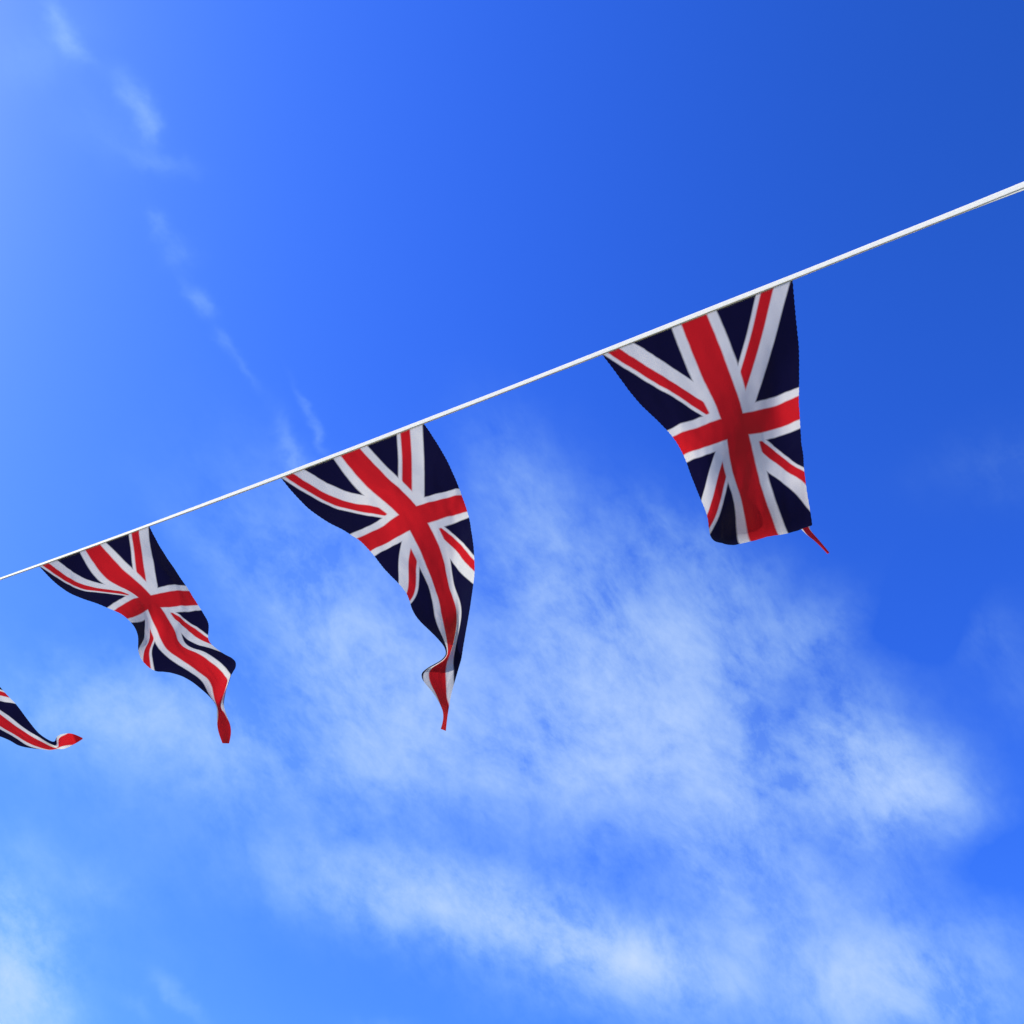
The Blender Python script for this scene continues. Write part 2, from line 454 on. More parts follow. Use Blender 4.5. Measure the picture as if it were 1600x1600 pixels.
build_flag('union_flag', ((0.1711, 1.1216, 3.413), """0 0 0 203 -118 -34 407 -235 -68 610 -353 -102 813 -471 -136 1017 -589 -170 1220 -707 -204 1424 -825 -238 1627 -943 -272 1830 -1061 -306 2034 -1179 -340 2237 -1297 -373 2440 -1416 -407 2644 -1534 -441 2847 -1652 -474 3051 -1770 -508 3254 -1889 -542 120 180 2 309 55 -31 500 -68 -64
694 -189 -96 891 -308 -129 1092 -425 -162 1297 -540 -196 1502 -654 -231 1706 -770 -266 1910 -886 -300 2115 -1002 -333 2318 -1118 -368 2519 -1234 -404 2717 -1350 -443 2913 -1465 -484 3108 -1578 -522 3305 -1685 -552 240 358 1 417 229 -29 596 101 -59 780 -23 -89 970 -143 -120 1170 -258 -152
1374 -370 -187 1581 -482 -224 1786 -595 -261 1990 -710 -296 2195 -824 -329 2399 -938 -364 2598 -1052 -403 2790 -1164 -447 2978 -1276 -493 3164 -1384 -536 3353 -1486 -571 361 536 1 527 403 -26 694 273 -53 869 147 -79 1054 27 -107 1250 -86 -140 1455 -197 -176 1661 -307 -216 1866 -418 -255
2070 -531 -291 2275 -644 -327 2478 -756 -363 2674 -868 -404 2862 -977 -451 3042 -1086 -503 3219 -1191 -553 3399 -1288 -595 484 713 1 639 578 -21 797 447 -42 963 322 -64 1142 203 -90 1335 91 -123 1538 -19 -162 1744 -127 -204 1947 -238 -247 2150 -350 -287 2354 -462 -325 2555 -573 -364
2748 -682 -408 2930 -790 -458 3104 -896 -515 3273 -998 -572 3445 -1090 -617 606 889 6 755 755 -11 905 626 -27 1064 503 -44 1238 385 -69 1427 274 -102 1626 165 -144 1829 57 -189 2030 -53 -236 2230 -165 -280 2430 -277 -323 2628 -387 -367 2817 -495 -414 2994 -602 -469 3160 -707 -532
3323 -805 -591 3494 -888 -630 733 1064 17 876 932 4 1020 807 -6 1174 688 -20 1342 574 -42 1526 464 -77 1720 356 -121 1918 247 -170 2114 136 -221 2309 23 -272 2505 -89 -322 2698 -199 -372 2882 -307 -425 3052 -414 -486 3211 -519 -556 3371 -611 -611 3544 -682 -628 867 1234 35
1006 1108 25 1146 991 18 1295 879 9 1457 769 -13 1634 660 -48 1822 552 -94 2013 442 -146 2202 329 -204 2390 215 -263 2579 102 -323 2764 -9 -384 2940 -119 -446 3102 -228 -515 3255 -333 -587 3416 -415 -624 3590 -472 -612 1007 1400 58 1143 1283 48 1280 1177 46 1425 1074 40
1582 969 19 1752 863 -17 1931 753 -65 2113 641 -121 2293 526 -184 2472 410 -254 2651 296 -327 2826 183 -401 2992 70 -476 3146 -43 -553 3295 -145 -621 3459 -215 -630 3631 -261 -593 1148 1563 82 1283 1458 74 1419 1365 77 1561 1273 73 1712 1174 52 1874 1069 15 2043 958 -34
2215 843 -94 2385 725 -164 2553 607 -245 2721 491 -334 2884 375 -424 3040 258 -511 3185 143 -594 3334 45 -650 3500 -13 -630 3670 -52 -576 1287 1725 106 1424 1634 102 1559 1557 111 1699 1475 108 1844 1383 85 1998 1279 46 2157 1166 -5 2318 1047 -68 2477 925 -147 2633 805 -240
2788 685 -344 2940 566 -449 3085 446 -549 3223 330 -634 3374 239 -671 3539 190 -629 3707 156 -563 1422 1886 124 1561 1814 132 1696 1752 146 1833 1680 143 1973 1593 118 2119 1490 77 2268 1374 23 2418 1251 -46 2565 1125 -133 2710 1001 -239 2854 879 -357 2994 757 -476 3128 634 -584
3262 519 -668 3415 436 -686 3577 392 -630 3742 361 -555 1549 2049 135 1690 1998 162 1825 1950 182 1960 1886 177 2095 1802 149 2233 1700 105 2373 1582 47 2512 1454 -29 2649 1324 -125 2783 1196 -243 2916 1070 -372 3047 946 -500 3173 823 -614 3304 709 -696 3457 633 -697 3616 594 -632
3779 564 -551 1667 2218 140 1807 2187 188 1942 2152 216 2075 2093 210 2205 2011 178 2336 1907 130 2467 1786 65 2598 1654 -19 2726 1519 -125 2852 1387 -251 2977 1259 -388 3100 1133 -522 3221 1010 -638 3350 900 -715 3501 830 -706 3658 794 -636 3818 766 -552 1772 2396 141 1909 2380 206
2043 2355 246 2173 2299 242 2299 2217 206 2424 2111 151 2549 1987 77 2672 1851 -17 2793 1711 -132 2914 1576 -265 3035 1445 -405 3155 1318 -540 3273 1196 -654 3400 1090 -727 3549 1024 -713 3702 992 -642 3859 969 -559 1864 2584 142 1997 2576 217 2128 2558 270 2256 2504 270 2377 2420 230
2497 2311 166 2616 2183 80 2733 2043 -26 2850 1900 -149 2969 1761 -283 3090 1628 -423 3209 1500 -554 3327 1380 -665 3453 1279 -735 3599 1218 -721 3749 1190 -653 3902 1172 -572 1949 2779 144 2076 2775 225 2202 2760 288 2328 2706 293 2444 2617 246 2559 2504 170 2672 2372 71 2785 2230 -44
2900 2086 -172 3019 1945 -306 3142 1809 -441 3264 1681 -568 3382 1564 -672 3507 1468 -737 3650 1411 -727 3797 1388 -665 3946 1374 -588 2028 2979 146 2151 2973 230 2272 2960 299 2395 2902 304 2506 2807 247 2614 2689 161 2723 2556 53 2833 2413 -68 2947 2269 -198 3068 2126 -330 3193 1990 -460
3318 1862 -578 3438 1749 -676 3563 1659 -735 3702 1606 -729 3845 1584 -675 3991 1573 -605 2108 3178 151 2227 3170 234 2344 3155 303 2463 3091 300 2567 2990 234 2671 2869 142 2777 2735 30 2885 2594 -94 2998 2449 -223 3119 2307 -352 3246 2171 -476 3372 2045 -586 3494 1937 -675 3619 1853 -726
3754 1802 -722 3894 1780 -677 4037 1768 -616 2189 3375 159 2306 3363 236 2422 3343 299 2536 3272 282 2636 3168 212 2736 3046 119 2838 2912 7 2943 2771 -117 3054 2628 -244 3173 2488 -368 3299 2353 -485 3425 2231 -586 3549 2127 -664 3674 2049 -705 3807 2000 -700 3943 1975 -662 4083 1957 -609
2270 3569 172 2388 3552 239 2505 3524 289 2614 3447 262 2712 3341 191 2809 3219 98 2907 3086 -12 3008 2947 -133 3114 2806 -255 3230 2668 -372 3354 2537 -479 3479 2419 -569 3602 2320 -635 3728 2244 -666 3859 2194 -657 3993 2164 -621 4131 2140 -573 2350 3762 188 2469 3738 241 2588 3700 273
2695 3620 238 2792 3513 167 2887 3392 76 2981 3260 -31 3077 3123 -146 3179 2986 -260 3291 2852 -367 3411 2726 -463 3533 2613 -542 3655 2517 -596 3780 2441 -619 3910 2388 -606 4043 2352 -569 4180 2320 -523 2429 3954 199 2550 3924 235 2669 3876 244 2774 3793 200 2871 3688 129 2965 3568 41
3057 3438 -61 3151 3304 -167 3250 3171 -271 3358 3043 -367 3474 2924 -452 3593 2816 -520 3713 2722 -566 3836 2645 -583 3964 2587 -569 4095 2544 -532 4230 2507 -485 2507 4147 199 2628 4110 208 2742 4053 188 2845 3970 135 2942 3867 63 3037 3751 -21 3131 3625 -113 3227 3496 -209 3326 3368 -302
3433 3247 -388 3546 3134 -464 3663 3031 -526 3780 2939 -567 3900 2861 -583 4023 2798 -572 4150 2748 -540 4280 2707 -498 2571 4346 171 2685 4303 140 2792 4242 92 2893 4161 28 2994 4065 -44 3096 3954 -123 3198 3832 -206 3302 3707 -291 3408 3585 -373 3517 3470 -452 3630 3364 -523 3745 3266 -582
3859 3176 -624 3974 3096 -645 4092 3028 -642 4211 2970 -622 4331 2921 -592 2611 4562 114 2716 4518 49 2818 4460 -24 2921 4386 -102 3028 4296 -181 3141 4189 -258 3259 4070 -332 3378 3946 -406 3495 3828 -480 3611 3719 -555 3726 3619 -625 3840 3527 -685 3952 3439 -730 4062 3357 -757 4171 3283 -765
4281 3218 -757 4391 3163 -740 2675 4790 90 2771 4749 1 2868 4695 -93 2970 4626 -187 3080 4539 -275 3203 4434 -352 3334 4314 -421 3466 4191 -486 3592 4075 -555 3712 3971 -627 3829 3877 -698 3942 3790 -761 4051 3705 -811 4154 3621 -845 4254 3543 -864 4354 3472 -868 4457 3414 -863 2822 4991 142
2908 4949 53 2996 4895 -42 3091 4827 -136 3197 4742 -223 3316 4637 -300 3446 4519 -368 3577 4398 -433 3702 4286 -501 3819 4187 -572 3932 4099 -644 4041 4017 -709 4144 3935 -764 4241 3854 -805 4332 3775 -834 4423 3703 -849 4516 3642 -851 3063 5116 257 3131 5050 192 3202 4977 121 3279 4895 48
3366 4803 -25 3466 4702 -94 3576 4593 -160 3689 4484 -226 3799 4381 -293 3904 4288 -362 4006 4203 -430 4105 4123 -494 4199 4044 -549 4286 3966 -595 4370 3890 -630 4453 3822 -652 4541 3762 -661 3316 5180 411 3362 5091 369 3415 4998 320 3472 4903 265 3538 4805 206 3616 4706 143 3702 4608 79
3793 4511 14 3882 4417 -52 3970 4328 -119 4057 4245 -186 4143 4165 -249 4224 4087 -306 4301 4011 -356 4376 3939 -397 4452 3874 -426 4535 3819 -437 3516 5172 611 3552 5079 572 3594 4984 529 3639 4887 480 3692 4792 426 3752 4699 367 3820 4609 304 3891 4521 240 3961 4435 174 4030 4351 108
4100 4270 42 4169 4192 -22 4236 4117 -81 4299 4044 -134 4361 3976 -180 4424 3913 -215 4498 3860 -229 3669 5111 823 3705 5028 778 3744 4942 731 3785 4855 681 3829 4769 627 3878 4685 569 3930 4603 508 3984 4522 445 4037 4441 381 4088 4362 316 4139 4286 250 4189 4211 186 4238 4138 126
4285 4068 70 4331 4002 19 4379 3941 -22 4442 3889 -42 3811 5055 1016 3849 4985 965 3887 4911 914 3926 4836 860 3964 4760 804 4004 4684 746 4043 4609 687 4083 4533 627 4121 4458 566 4156 4385 502 4190 4313 438 4223 4242 376 4255 4173 315 4287 4107 258 4319 4044 205 4354 3988 161
4409 3940 132 3973 5057 1171 4009 4994 1120 4042 4928 1066 4075 4860 1010 4107 4791 954 4138 4722 896 4168 4652 838 4197 4583 780 4225 4512 721 4249 4445 660 4272 4378 597 4294 4313 536 4316 4249 477 4339 4189 420 4362 4132 366 4390 4081 319 4435 4037 280 4142 5111 1294 4173 5051 1242
4200 4989 1188 4226 4925 1132 4251 4861 1075 4275 4796 1018 4299 4730 960 4321 4665 902 4342 4599 843 4359 4537 782 4376 4475 721 4392 4414 660 4408 4355 601 4425 4299 544 4442 4246 490 4464 4197 441 4501 4155 398 4315 5190 1381 4337 5132 1330 4358 5072 1276 4377 5011 1221 4396 4950 1165
4414 4889 1108 4432 4827 1051 4449 4764 993 4465 4702 935 4477 4643 875 4488 4585 815 4499 4528 756 4511 4472 698 4523 4419 643 4536 4368 591 4553 4321 543 4582 4280 498 4496 5265 1405 4509 5209 1356 4523 5153 1305 4536 5096 1251 4549 5039 1197 4562 4981 1142 4574 4922 1086 4585 4864 1031
4596 4806 976 4603 4750 919 4609 4695 864 4615 4642 811 4622 4589 759 4629 4539 709 4637 4491 662 4648 4446 619 4664 4401 577 4663 5304 1309 4669 5253 1265 4677 5202 1216 4684 5149 1163 4691 5094 1107 4696 5037 1050 4702 4980 991 4707 4922 931 4711 4864 872 4711 4808 812 4711 4752 753
4710 4696 695 4709 4641 637 4707 4585 581 4705 4530 525 4701 4475 472 4699 4416 428 4793 5305 1145 4795 5261 1108 4798 5215 1063 4800 5165 1012 4800 5111 956 4800 5055 898 4799 4998 838 4797 4940 777 4794 4881 715 4789 4823 654 4783 4765 595 4778 4709 536 4772 4653 479 4768 4599 424
4763 4546 371 4756 4492 321 4748 4435 277 4883 5276 961 4883 5238 929 4883 5197 888 4881 5150 839 4878 5099 786 4873 5045 728 4867 4988 669 4860 4931 608 4853 4873 547 4843 4815 487 4834 4757 427 4825 4701 370 4817 4648 315 4810 4598 263 4806 4552 214 4802 4508 172 4797 4462 137
4921 5213 777 4918 5179 748 4914 5138 709 4907 5092 662 4899 5041 610 4889 4987 554 4877 4931 496 4866 4873 436 4854 4815 376 4841 4757 317 4828 4700 259 4816 4643 203 4804 4590 150 4794 4540 100 4786 4494 54 4780 4454 15 4777 4416 -13 4936 5143 600 4929 5109 573 4921 5069 535
4910 5023 491 4897 4972 441 4882 4918 387 4867 4861 330 4851 4803 271 4835 4745 213 4819 4686 155 4805 4629 98 4790 4573 42 4777 4520 -10 4765 4470 -58 4755 4424 -101 4747 4385 -137 4744 4352 -164 4983 5102 440 4977 5071 411 4969 5036 375 4959 4994 334 4946 4948 287 4932 4898 235
4916 4845 180 4899 4789 123 4882 4733 65 4866 4677 7 4851 4621 -50 4836 4568 -106 4823 4517 -158 4811 4470 -207 4802 4428 -250 4795 4393 -285 4792 4365 -308 5106 5214 444 5101 5187 416 5092 5152 381 5081 5110 338 5066 5063 290 5051 5013 236 5034 4959 181 5016 4904 123 4999 4849 65
4982 4795 8 4966 4742 -47 4952 4692 -100 4938 4645 -149 4926 4602 -193 4917 4564 -232 4910 4532 -264 4907 4508 -288 5228 5329 429 5223 5306 408 5213 5271 374 5199 5229 331 5184 5181 282 5166 5129 228 5148 5076 172 5129 5021 115 5111 4968 58 5094 4915 3 5078 4865 -50 5063 4818 -99
5050 4774 -145 5038 4734 -186 5029 4699 -221 5022 4670 -249 5017 4648 -271 5295 5322 267 5290 5303 248 5281 5273 218 5269 5236 180 5254 5192 135 5237 5144 85 5219 5092 30 5200 5038 -26 5180 4984 -83 5161 4930 -140 5143 4877 -196 5126 4826 -249 5110 4779 -298 5096 4737 -342 5085 4700 -379
5077 4672 -408 5072 4651 -426 5346 5296 88 5341 5277 69 5333 5250 41 5322 5215 5 5308 5174 -38 5292 5129 -86 5274 5079 -138 5255 5027 -193 5235 4973 -250 5214 4917 -308 5194 4862 -365 5174 4808 -420 5155 4758 -472 5139 4711 -519 5125 4672 -558 5115 4640 -588 5109 4620 -606"""),
           'nearest union flag, rightmost on the tape, lower end folded up with thin red tail', 3.7)

build_flag('union_flag', ((-0.5195, 1.5177, 3.5321), """0 0 0 209 -118 -37 417 -237 -74 626 -355 -111 834 -474 -147 1043 -593 -184 1251 -712 -221 1460 -830 -257 1668 -949 -294 1877 -1068 -330 2085 -1187 -366 2294 -1307 -403 2502 -1426 -439 2711 -1545 -475 2919 -1664 -511 3128 -1784 -547 3336 -1903 -583 94 176 -5 297 59 -44 501 -59 -82
706 -178 -118 911 -297 -149 1117 -418 -174 1324 -539 -197 1532 -660 -220 1740 -779 -247 1950 -896 -280 2161 -1010 -315 2372 -1123 -352 2581 -1238 -388 2788 -1354 -420 2993 -1471 -448 3196 -1585 -471 3399 -1694 -487 189 353 -10 388 236 -51 588 119 -90 788 0 -124 990 -119 -150 1194 -242 -164
1399 -365 -172 1606 -488 -182 1814 -608 -200 2025 -722 -230 2238 -831 -265 2450 -939 -302 2659 -1049 -336 2865 -1162 -364 3066 -1275 -385 3265 -1384 -397 3463 -1488 -399 288 531 -11 482 414 -54 677 297 -93 874 178 -126 1073 58 -147 1273 -66 -151 1476 -191 -147 1682 -316 -145 1890 -436 -155
2101 -547 -181 2315 -651 -215 2529 -753 -253 2738 -858 -285 2941 -968 -309 3139 -1077 -322 3334 -1183 -326 3527 -1283 -319 391 707 -8 581 591 -52 772 474 -92 964 356 -123 1159 235 -139 1357 111 -135 1558 -17 -119 1761 -143 -107 1968 -262 -110 2179 -371 -133 2394 -470 -167 2608 -568 -203
2816 -668 -235 3017 -774 -254 3211 -880 -263 3402 -982 -259 3591 -1080 -246 499 883 1 685 767 -43 872 650 -83 1061 532 -112 1253 411 -124 1447 286 -113 1645 157 -90 1845 31 -70 2050 -88 -67 2260 -193 -86 2474 -289 -118 2686 -382 -154 2893 -477 -184 3091 -579 -201 3282 -682 -205
3468 -781 -197 3654 -876 -179 618 1055 18 800 939 -26 983 823 -65 1168 705 -92 1356 585 -100 1546 459 -85 1739 330 -56 1935 204 -30 2136 87 -22 2344 -16 -38 2555 -108 -68 2765 -196 -102 2969 -288 -131 3163 -385 -146 3350 -484 -149 3532 -580 -139 3715 -671 -120 749 1221 43
927 1105 1 1107 990 -37 1288 873 -62 1472 753 -68 1657 628 -49 1843 500 -16 2033 375 15 2229 260 27 2431 160 15 2639 72 -13 2845 -12 -46 3045 -100 -73 3235 -193 -89 3417 -288 -92 3595 -379 -83 3773 -466 -66 891 1381 74 1066 1266 34 1243 1151 -2 1421 1036 -25
1599 917 -29 1778 793 -8 1956 667 28 2138 545 63 2326 432 79 2523 336 71 2725 251 45 2926 170 14 3120 87 -13 3305 -2 -29 3482 -91 -34 3656 -178 -31 3830 -259 -19 1040 1536 108 1212 1422 70 1386 1308 38 1560 1194 16 1734 1078 14 1905 957 35 2075 834 74
2248 715 112 2428 606 132 2617 513 127 2812 431 104 3006 353 75 3195 273 49 3374 189 32 3546 106 22 3715 25 20 3885 -50 23 1190 1688 140 1360 1575 107 1531 1463 78 1701 1351 60 1870 1238 58 2035 1120 80 2196 1002 120 2359 887 161 2530 783 183 2712 693 181
2899 614 161 3087 538 135 3268 462 109 3442 382 90 3608 304 75 3772 230 67 3937 160 63 1337 1839 171 1504 1728 142 1672 1618 118 1839 1509 103 2003 1398 103 2161 1286 125 2315 1172 165 2470 1064 206 2632 964 230 2806 878 229 2986 800 212 3166 727 188 3341 653 164
3508 577 142 3668 505 124 3826 437 111 3987 374 102 1476 1991 197 1640 1882 175 1805 1775 156 1968 1669 145 2126 1563 148 2279 1456 169 2427 1349 206 2575 1246 245 2731 1151 267 2898 1068 268 3071 992 253 3244 919 231 3412 847 208 3572 775 186 3726 708 166 3879 647 152
4034 592 143 1602 2147 217 1763 2042 202 1923 1938 191 2081 1835 185 2236 1734 190 2385 1632 210 2529 1532 242 2674 1435 274 2826 1345 291 2987 1263 291 3154 1188 279 3320 1116 259 3481 1045 238 3634 976 216 3782 914 199 3928 861 190 4078 816 188 1710 2310 230 1867 2208 225
2022 2108 223 2175 2009 224 2326 1912 231 2473 1816 247 2617 1721 269 2763 1630 289 2914 1543 297 3072 1464 294 3234 1389 283 3395 1317 267 3550 1246 248 3696 1179 231 3837 1124 222 3976 1081 227 4118 1045 241 1804 2480 239 1954 2382 248 2103 2284 257 2250 2188 265 2398 2094 274
2546 2003 282 2695 1914 287 2846 1828 288 2999 1746 283 3156 1667 276 3315 1591 265 3471 1518 252 3620 1447 238 3760 1384 228 3893 1336 236 4022 1304 264 4154 1279 301 1888 2656 248 2030 2560 272 2171 2464 292 2314 2370 307 2460 2278 314 2610 2189 310 2766 2107 295 2923 2027 273
3080 1949 254 3237 1870 241 3395 1792 230 3547 1717 220 3690 1647 211 3823 1589 215 3948 1552 246 4065 1532 299 4185 1516 360 1968 2836 259 2103 2742 295 2236 2647 324 2374 2553 342 2519 2461 343 2673 2375 326 2833 2298 291 2995 2225 250 3156 2150 217 3314 2071 197 3469 1991 185
3617 1914 177 3755 1846 176 3882 1798 198 3997 1773 253 4103 1763 328 4211 1755 411 2051 3017 273 2179 2924 313 2308 2830 344 2443 2736 360 2586 2644 354 2739 2560 325 2900 2488 277 3064 2421 223 3225 2349 179 3382 2269 152 3533 2187 138 3676 2110 132 3809 2049 141 3930 2012 183
4035 1997 258 4133 1994 348 4233 1992 446 2142 3195 286 2267 3103 320 2393 3010 345 2525 2918 354 2664 2828 341 2813 2747 307 2971 2678 253 3131 2615 193 3288 2544 143 3438 2464 111 3582 2381 93 3719 2308 90 3846 2256 112 3959 2231 172 4059 2224 258 4154 2224 355 4250 2227 459
2241 3369 296 2366 3278 315 2492 3188 327 2620 3100 327 2754 3015 309 2896 2938 273 3045 2872 219 3196 2809 160 3342 2739 109 3482 2658 73 3615 2578 51 3742 2510 51 3861 2469 87 3969 2454 158 4068 2451 248 4166 2454 347 4264 2459 452 2344 3536 300 2470 3450 301 2595 3366 299
2720 3284 289 2849 3206 267 2982 3134 230 3119 3069 180 3257 3005 125 3390 2934 75 3516 2855 38 3635 2777 14 3751 2717 17 3862 2686 64 3966 2678 140 4068 2678 230 4170 2682 327 4273 2687 429 2443 3701 299 2570 3623 285 2693 3547 271 2816 3473 251 2940 3401 225 3064 3333 188
3190 3269 142 3314 3204 92 3434 3133 47 3545 3056 9 3650 2982 -17 3755 2927 -11 3858 2904 42 3959 2900 119 4063 2902 208 4169 2906 302 4277 2911 399 2529 3867 299 2655 3800 275 2779 3733 251 2900 3667 225 3019 3600 194 3136 3535 156 3253 3472 113 3366 3406 68 3474 3336 26
3574 3261 -10 3668 3190 -37 3763 3138 -31 3859 3119 23 3957 3118 101 4060 3122 188 4167 3127 279 4276 3132 373 2592 4040 305 2718 3984 278 2841 3925 248 2961 3863 216 3078 3801 180 3193 3738 141 3304 3675 98 3412 3610 56 3514 3541 18 3607 3468 -18 3694 3400 -44 3783 3348 -40
3873 3330 13 3966 3332 90 4063 3338 177 4165 3345 268 4269 3351 361 2626 4218 324 2754 4171 294 2878 4118 260 3000 4060 223 3118 4000 183 3234 3939 141 3346 3877 99 3453 3813 58 3553 3745 21 3644 3674 -13 3729 3606 -39 3815 3554 -38 3900 3536 13 3985 3539 90 4073 3548 178
4164 3558 271 4257 3567 366 2649 4404 347 2778 4361 313 2904 4311 274 3027 4256 232 3148 4198 189 3265 4138 146 3379 4077 103 3488 4014 63 3589 3946 26 3682 3877 -7 3766 3809 -33 3850 3755 -36 3932 3737 12 4008 3743 90 4083 3756 180 4160 3771 276 4238 3784 373 2688 4597 357
2812 4553 316 2936 4504 273 3059 4450 227 3178 4393 182 3296 4334 137 3410 4274 95 3519 4211 55 3621 4145 19 3713 4076 -13 3797 4007 -41 3879 3951 -49 3956 3935 -3 4023 3946 75 4086 3964 165 4149 3983 260 4213 4003 358 2769 4792 334 2882 4746 289 2997 4696 241 3111 4642 192
3223 4585 144 3334 4526 99 3442 4467 57 3547 4405 18 3644 4339 -18 3733 4270 -52 3812 4199 -84 3889 4142 -98 3961 4131 -51 4019 4148 26 4074 4172 112 4127 4196 203 4180 4222 296 2912 4985 274 3006 4936 224 3102 4886 172 3198 4832 119 3293 4775 69 3387 4715 22 3482 4654 -20
3573 4591 -60 3659 4525 -98 3736 4454 -136 3805 4382 -172 3872 4325 -190 3937 4324 -142 3990 4349 -69 4041 4379 10 4091 4409 92 4140 4440 175 3106 5176 187 3174 5126 132 3245 5074 76 3315 5020 19 3385 4961 -34 3455 4900 -84 3527 4836 -128 3599 4772 -169 3666 4703 -209 3726 4632 -250
3780 4561 -289 3835 4506 -310 3893 4516 -263 3941 4548 -197 3993 4584 -129 4044 4620 -60 4094 4658 10 3303 5366 92 3345 5312 32 3390 5259 -29 3434 5204 -90 3477 5143 -147 3520 5080 -200 3568 5015 -246 3617 4948 -288 3664 4881 -327 3706 4812 -367 3743 4745 -405 3785 4694 -430 3837 4710 -389
3883 4746 -333 3937 4785 -280 3991 4825 -226 4045 4868 -170 3455 5552 5 3475 5496 -60 3498 5441 -125 3520 5384 -189 3540 5323 -248 3561 5258 -303 3588 5193 -350 3618 5128 -390 3648 5065 -426 3674 5002 -460 3698 4942 -494 3730 4897 -521 3779 4909 -493 3825 4942 -452 3882 4979 -416 3940 5018 -379
3999 5061 -339 3496 5737 -68 3506 5681 -134 3516 5624 -198 3527 5564 -261 3537 5501 -319 3546 5437 -371 3562 5374 -414 3584 5314 -448 3606 5257 -477 3627 5202 -505 3646 5150 -533 3673 5111 -558 3722 5116 -547 3772 5141 -524 3831 5170 -506 3893 5201 -489 3958 5237 -471 3381 5887 -128 3391 5832 -187
3406 5775 -243 3421 5718 -298 3435 5658 -347 3451 5601 -392 3473 5547 -428 3500 5496 -454 3528 5448 -477 3555 5401 -501 3581 5357 -524 3615 5325 -544 3666 5325 -545 3721 5343 -535 3784 5364 -529 3850 5387 -529 3918 5415 -542 3191 5995 -184 3210 5942 -230 3234 5891 -274 3261 5842 -316 3287 5793 -352
3317 5749 -385 3353 5709 -411 3392 5670 -431 3432 5632 -451 3471 5593 -472 3510 5558 -492 3555 5533 -507 3610 5529 -512 3672 5541 -508 3741 5557 -506 3811 5575 -515 3877 5600 -552 2996 6098 -236 3026 6053 -270 3062 6013 -299 3102 5975 -324 3143 5940 -346 3190 5909 -368 3240 5879 -387 3291 5848 -405
3342 5817 -424 3393 5786 -444 3444 5758 -462 3498 5738 -475 3558 5731 -479 3627 5737 -478 3700 5748 -477 3772 5762 -491 3837 5788 -540 2863 6243 -278 2905 6211 -301 2954 6181 -317 3005 6151 -330 3057 6121 -344 3113 6094 -362 3170 6067 -381 3228 6040 -400 3285 6012 -420 3342 5985 -440 3399 5961 -457
3456 5942 -470 3517 5933 -476 3586 5935 -477 3658 5942 -478 3729 5953 -493 3793 5977 -543 2871 6432 -316 2918 6405 -334 2967 6376 -348 3016 6347 -362 3066 6318 -376 3118 6292 -395 3171 6265 -415 3224 6239 -436 3277 6212 -456 3329 6187 -476 3381 6165 -494 3433 6146 -508 3487 6134 -518 3548 6131 -523
3612 6134 -527 3680 6143 -541 3744 6163 -582 2978 6610 -368 3019 6585 -388 3061 6559 -407 3101 6533 -425 3141 6506 -443 3182 6481 -462 3223 6456 -483 3264 6432 -504 3305 6408 -525 3346 6386 -545 3386 6365 -563 3426 6346 -579 3468 6331 -592 3514 6323 -602 3565 6322 -609 3627 6329 -620 3690 6345 -645
3112 6774 -436 3145 6752 -460 3178 6730 -483 3207 6707 -504 3236 6684 -524 3264 6662 -544 3293 6641 -565 3321 6620 -585 3349 6599 -604 3377 6580 -623 3405 6561 -641 3433 6544 -657 3460 6528 -673 3490 6515 -687 3527 6510 -696 3581 6514 -703 3640 6525 -714 3228 6935 -518 3254 6916 -541 3278 6898 -564
3299 6879 -584 3319 6860 -604 3339 6841 -622 3358 6824 -640 3377 6806 -658 3396 6789 -675 3415 6772 -692 3434 6756 -708 3452 6740 -724 3470 6725 -740 3489 6712 -754 3513 6703 -765 3554 6704 -771 3600 6708 -775 3325 7102 -603 3342 7086 -621 3358 7070 -639 3373 7055 -656 3387 7040 -672 3401 7025 -688
3414 7010 -703 3428 6995 -718 3441 6980 -733 3455 6966 -748 3468 6951 -762 3481 6938 -776 3494 6925 -790 3507 6912 -803 3522 6903 -814 3544 6899 -821 3569 6897 -827 3384 7276 -675 3394 7264 -689 3404 7252 -702 3414 7240 -715 3424 7227 -728 3434 7215 -741 3445 7202 -754 3455 7188 -767 3465 7175 -781
3475 7162 -794 3485 7149 -807 3495 7137 -820 3505 7125 -832 3514 7115 -843 3524 7106 -853 3532 7098 -862 3539 7091 -872 3392 7459 -729 3399 7451 -739 3406 7441 -748 3415 7431 -759 3423 7420 -771 3432 7408 -783 3441 7396 -796 3449 7384 -809 3458 7371 -821 3467 7359 -834 3475 7347 -847 3484 7335 -859
3493 7325 -870 3501 7315 -881 3509 7307 -890 3511 7298 -900 3511 7290 -909 3363 7644 -770 3370 7639 -777 3377 7631 -786 3386 7622 -796 3394 7612 -807 3403 7601 -820 3412 7590 -833 3421 7578 -846 3430 7566 -859 3438 7554 -872 3447 7542 -885 3456 7531 -897 3465 7521 -908 3473 7512 -919 3481 7504 -929
3485 7497 -938 3487 7491 -945 3316 7831 -804 3325 7827 -811 3334 7821 -820 3343 7813 -831 3353 7804 -843 3362 7793 -855 3372 7782 -868 3381 7770 -882 3391 7758 -896 3401 7747 -909 3410 7736 -922 3420 7725 -935 3429 7715 -947 3438 7706 -958 3447 7699 -968 3456 7693 -977 3464 7689 -984"""),
           'long union flag in the middle of the line, lower end curled and twisted', 15.0)

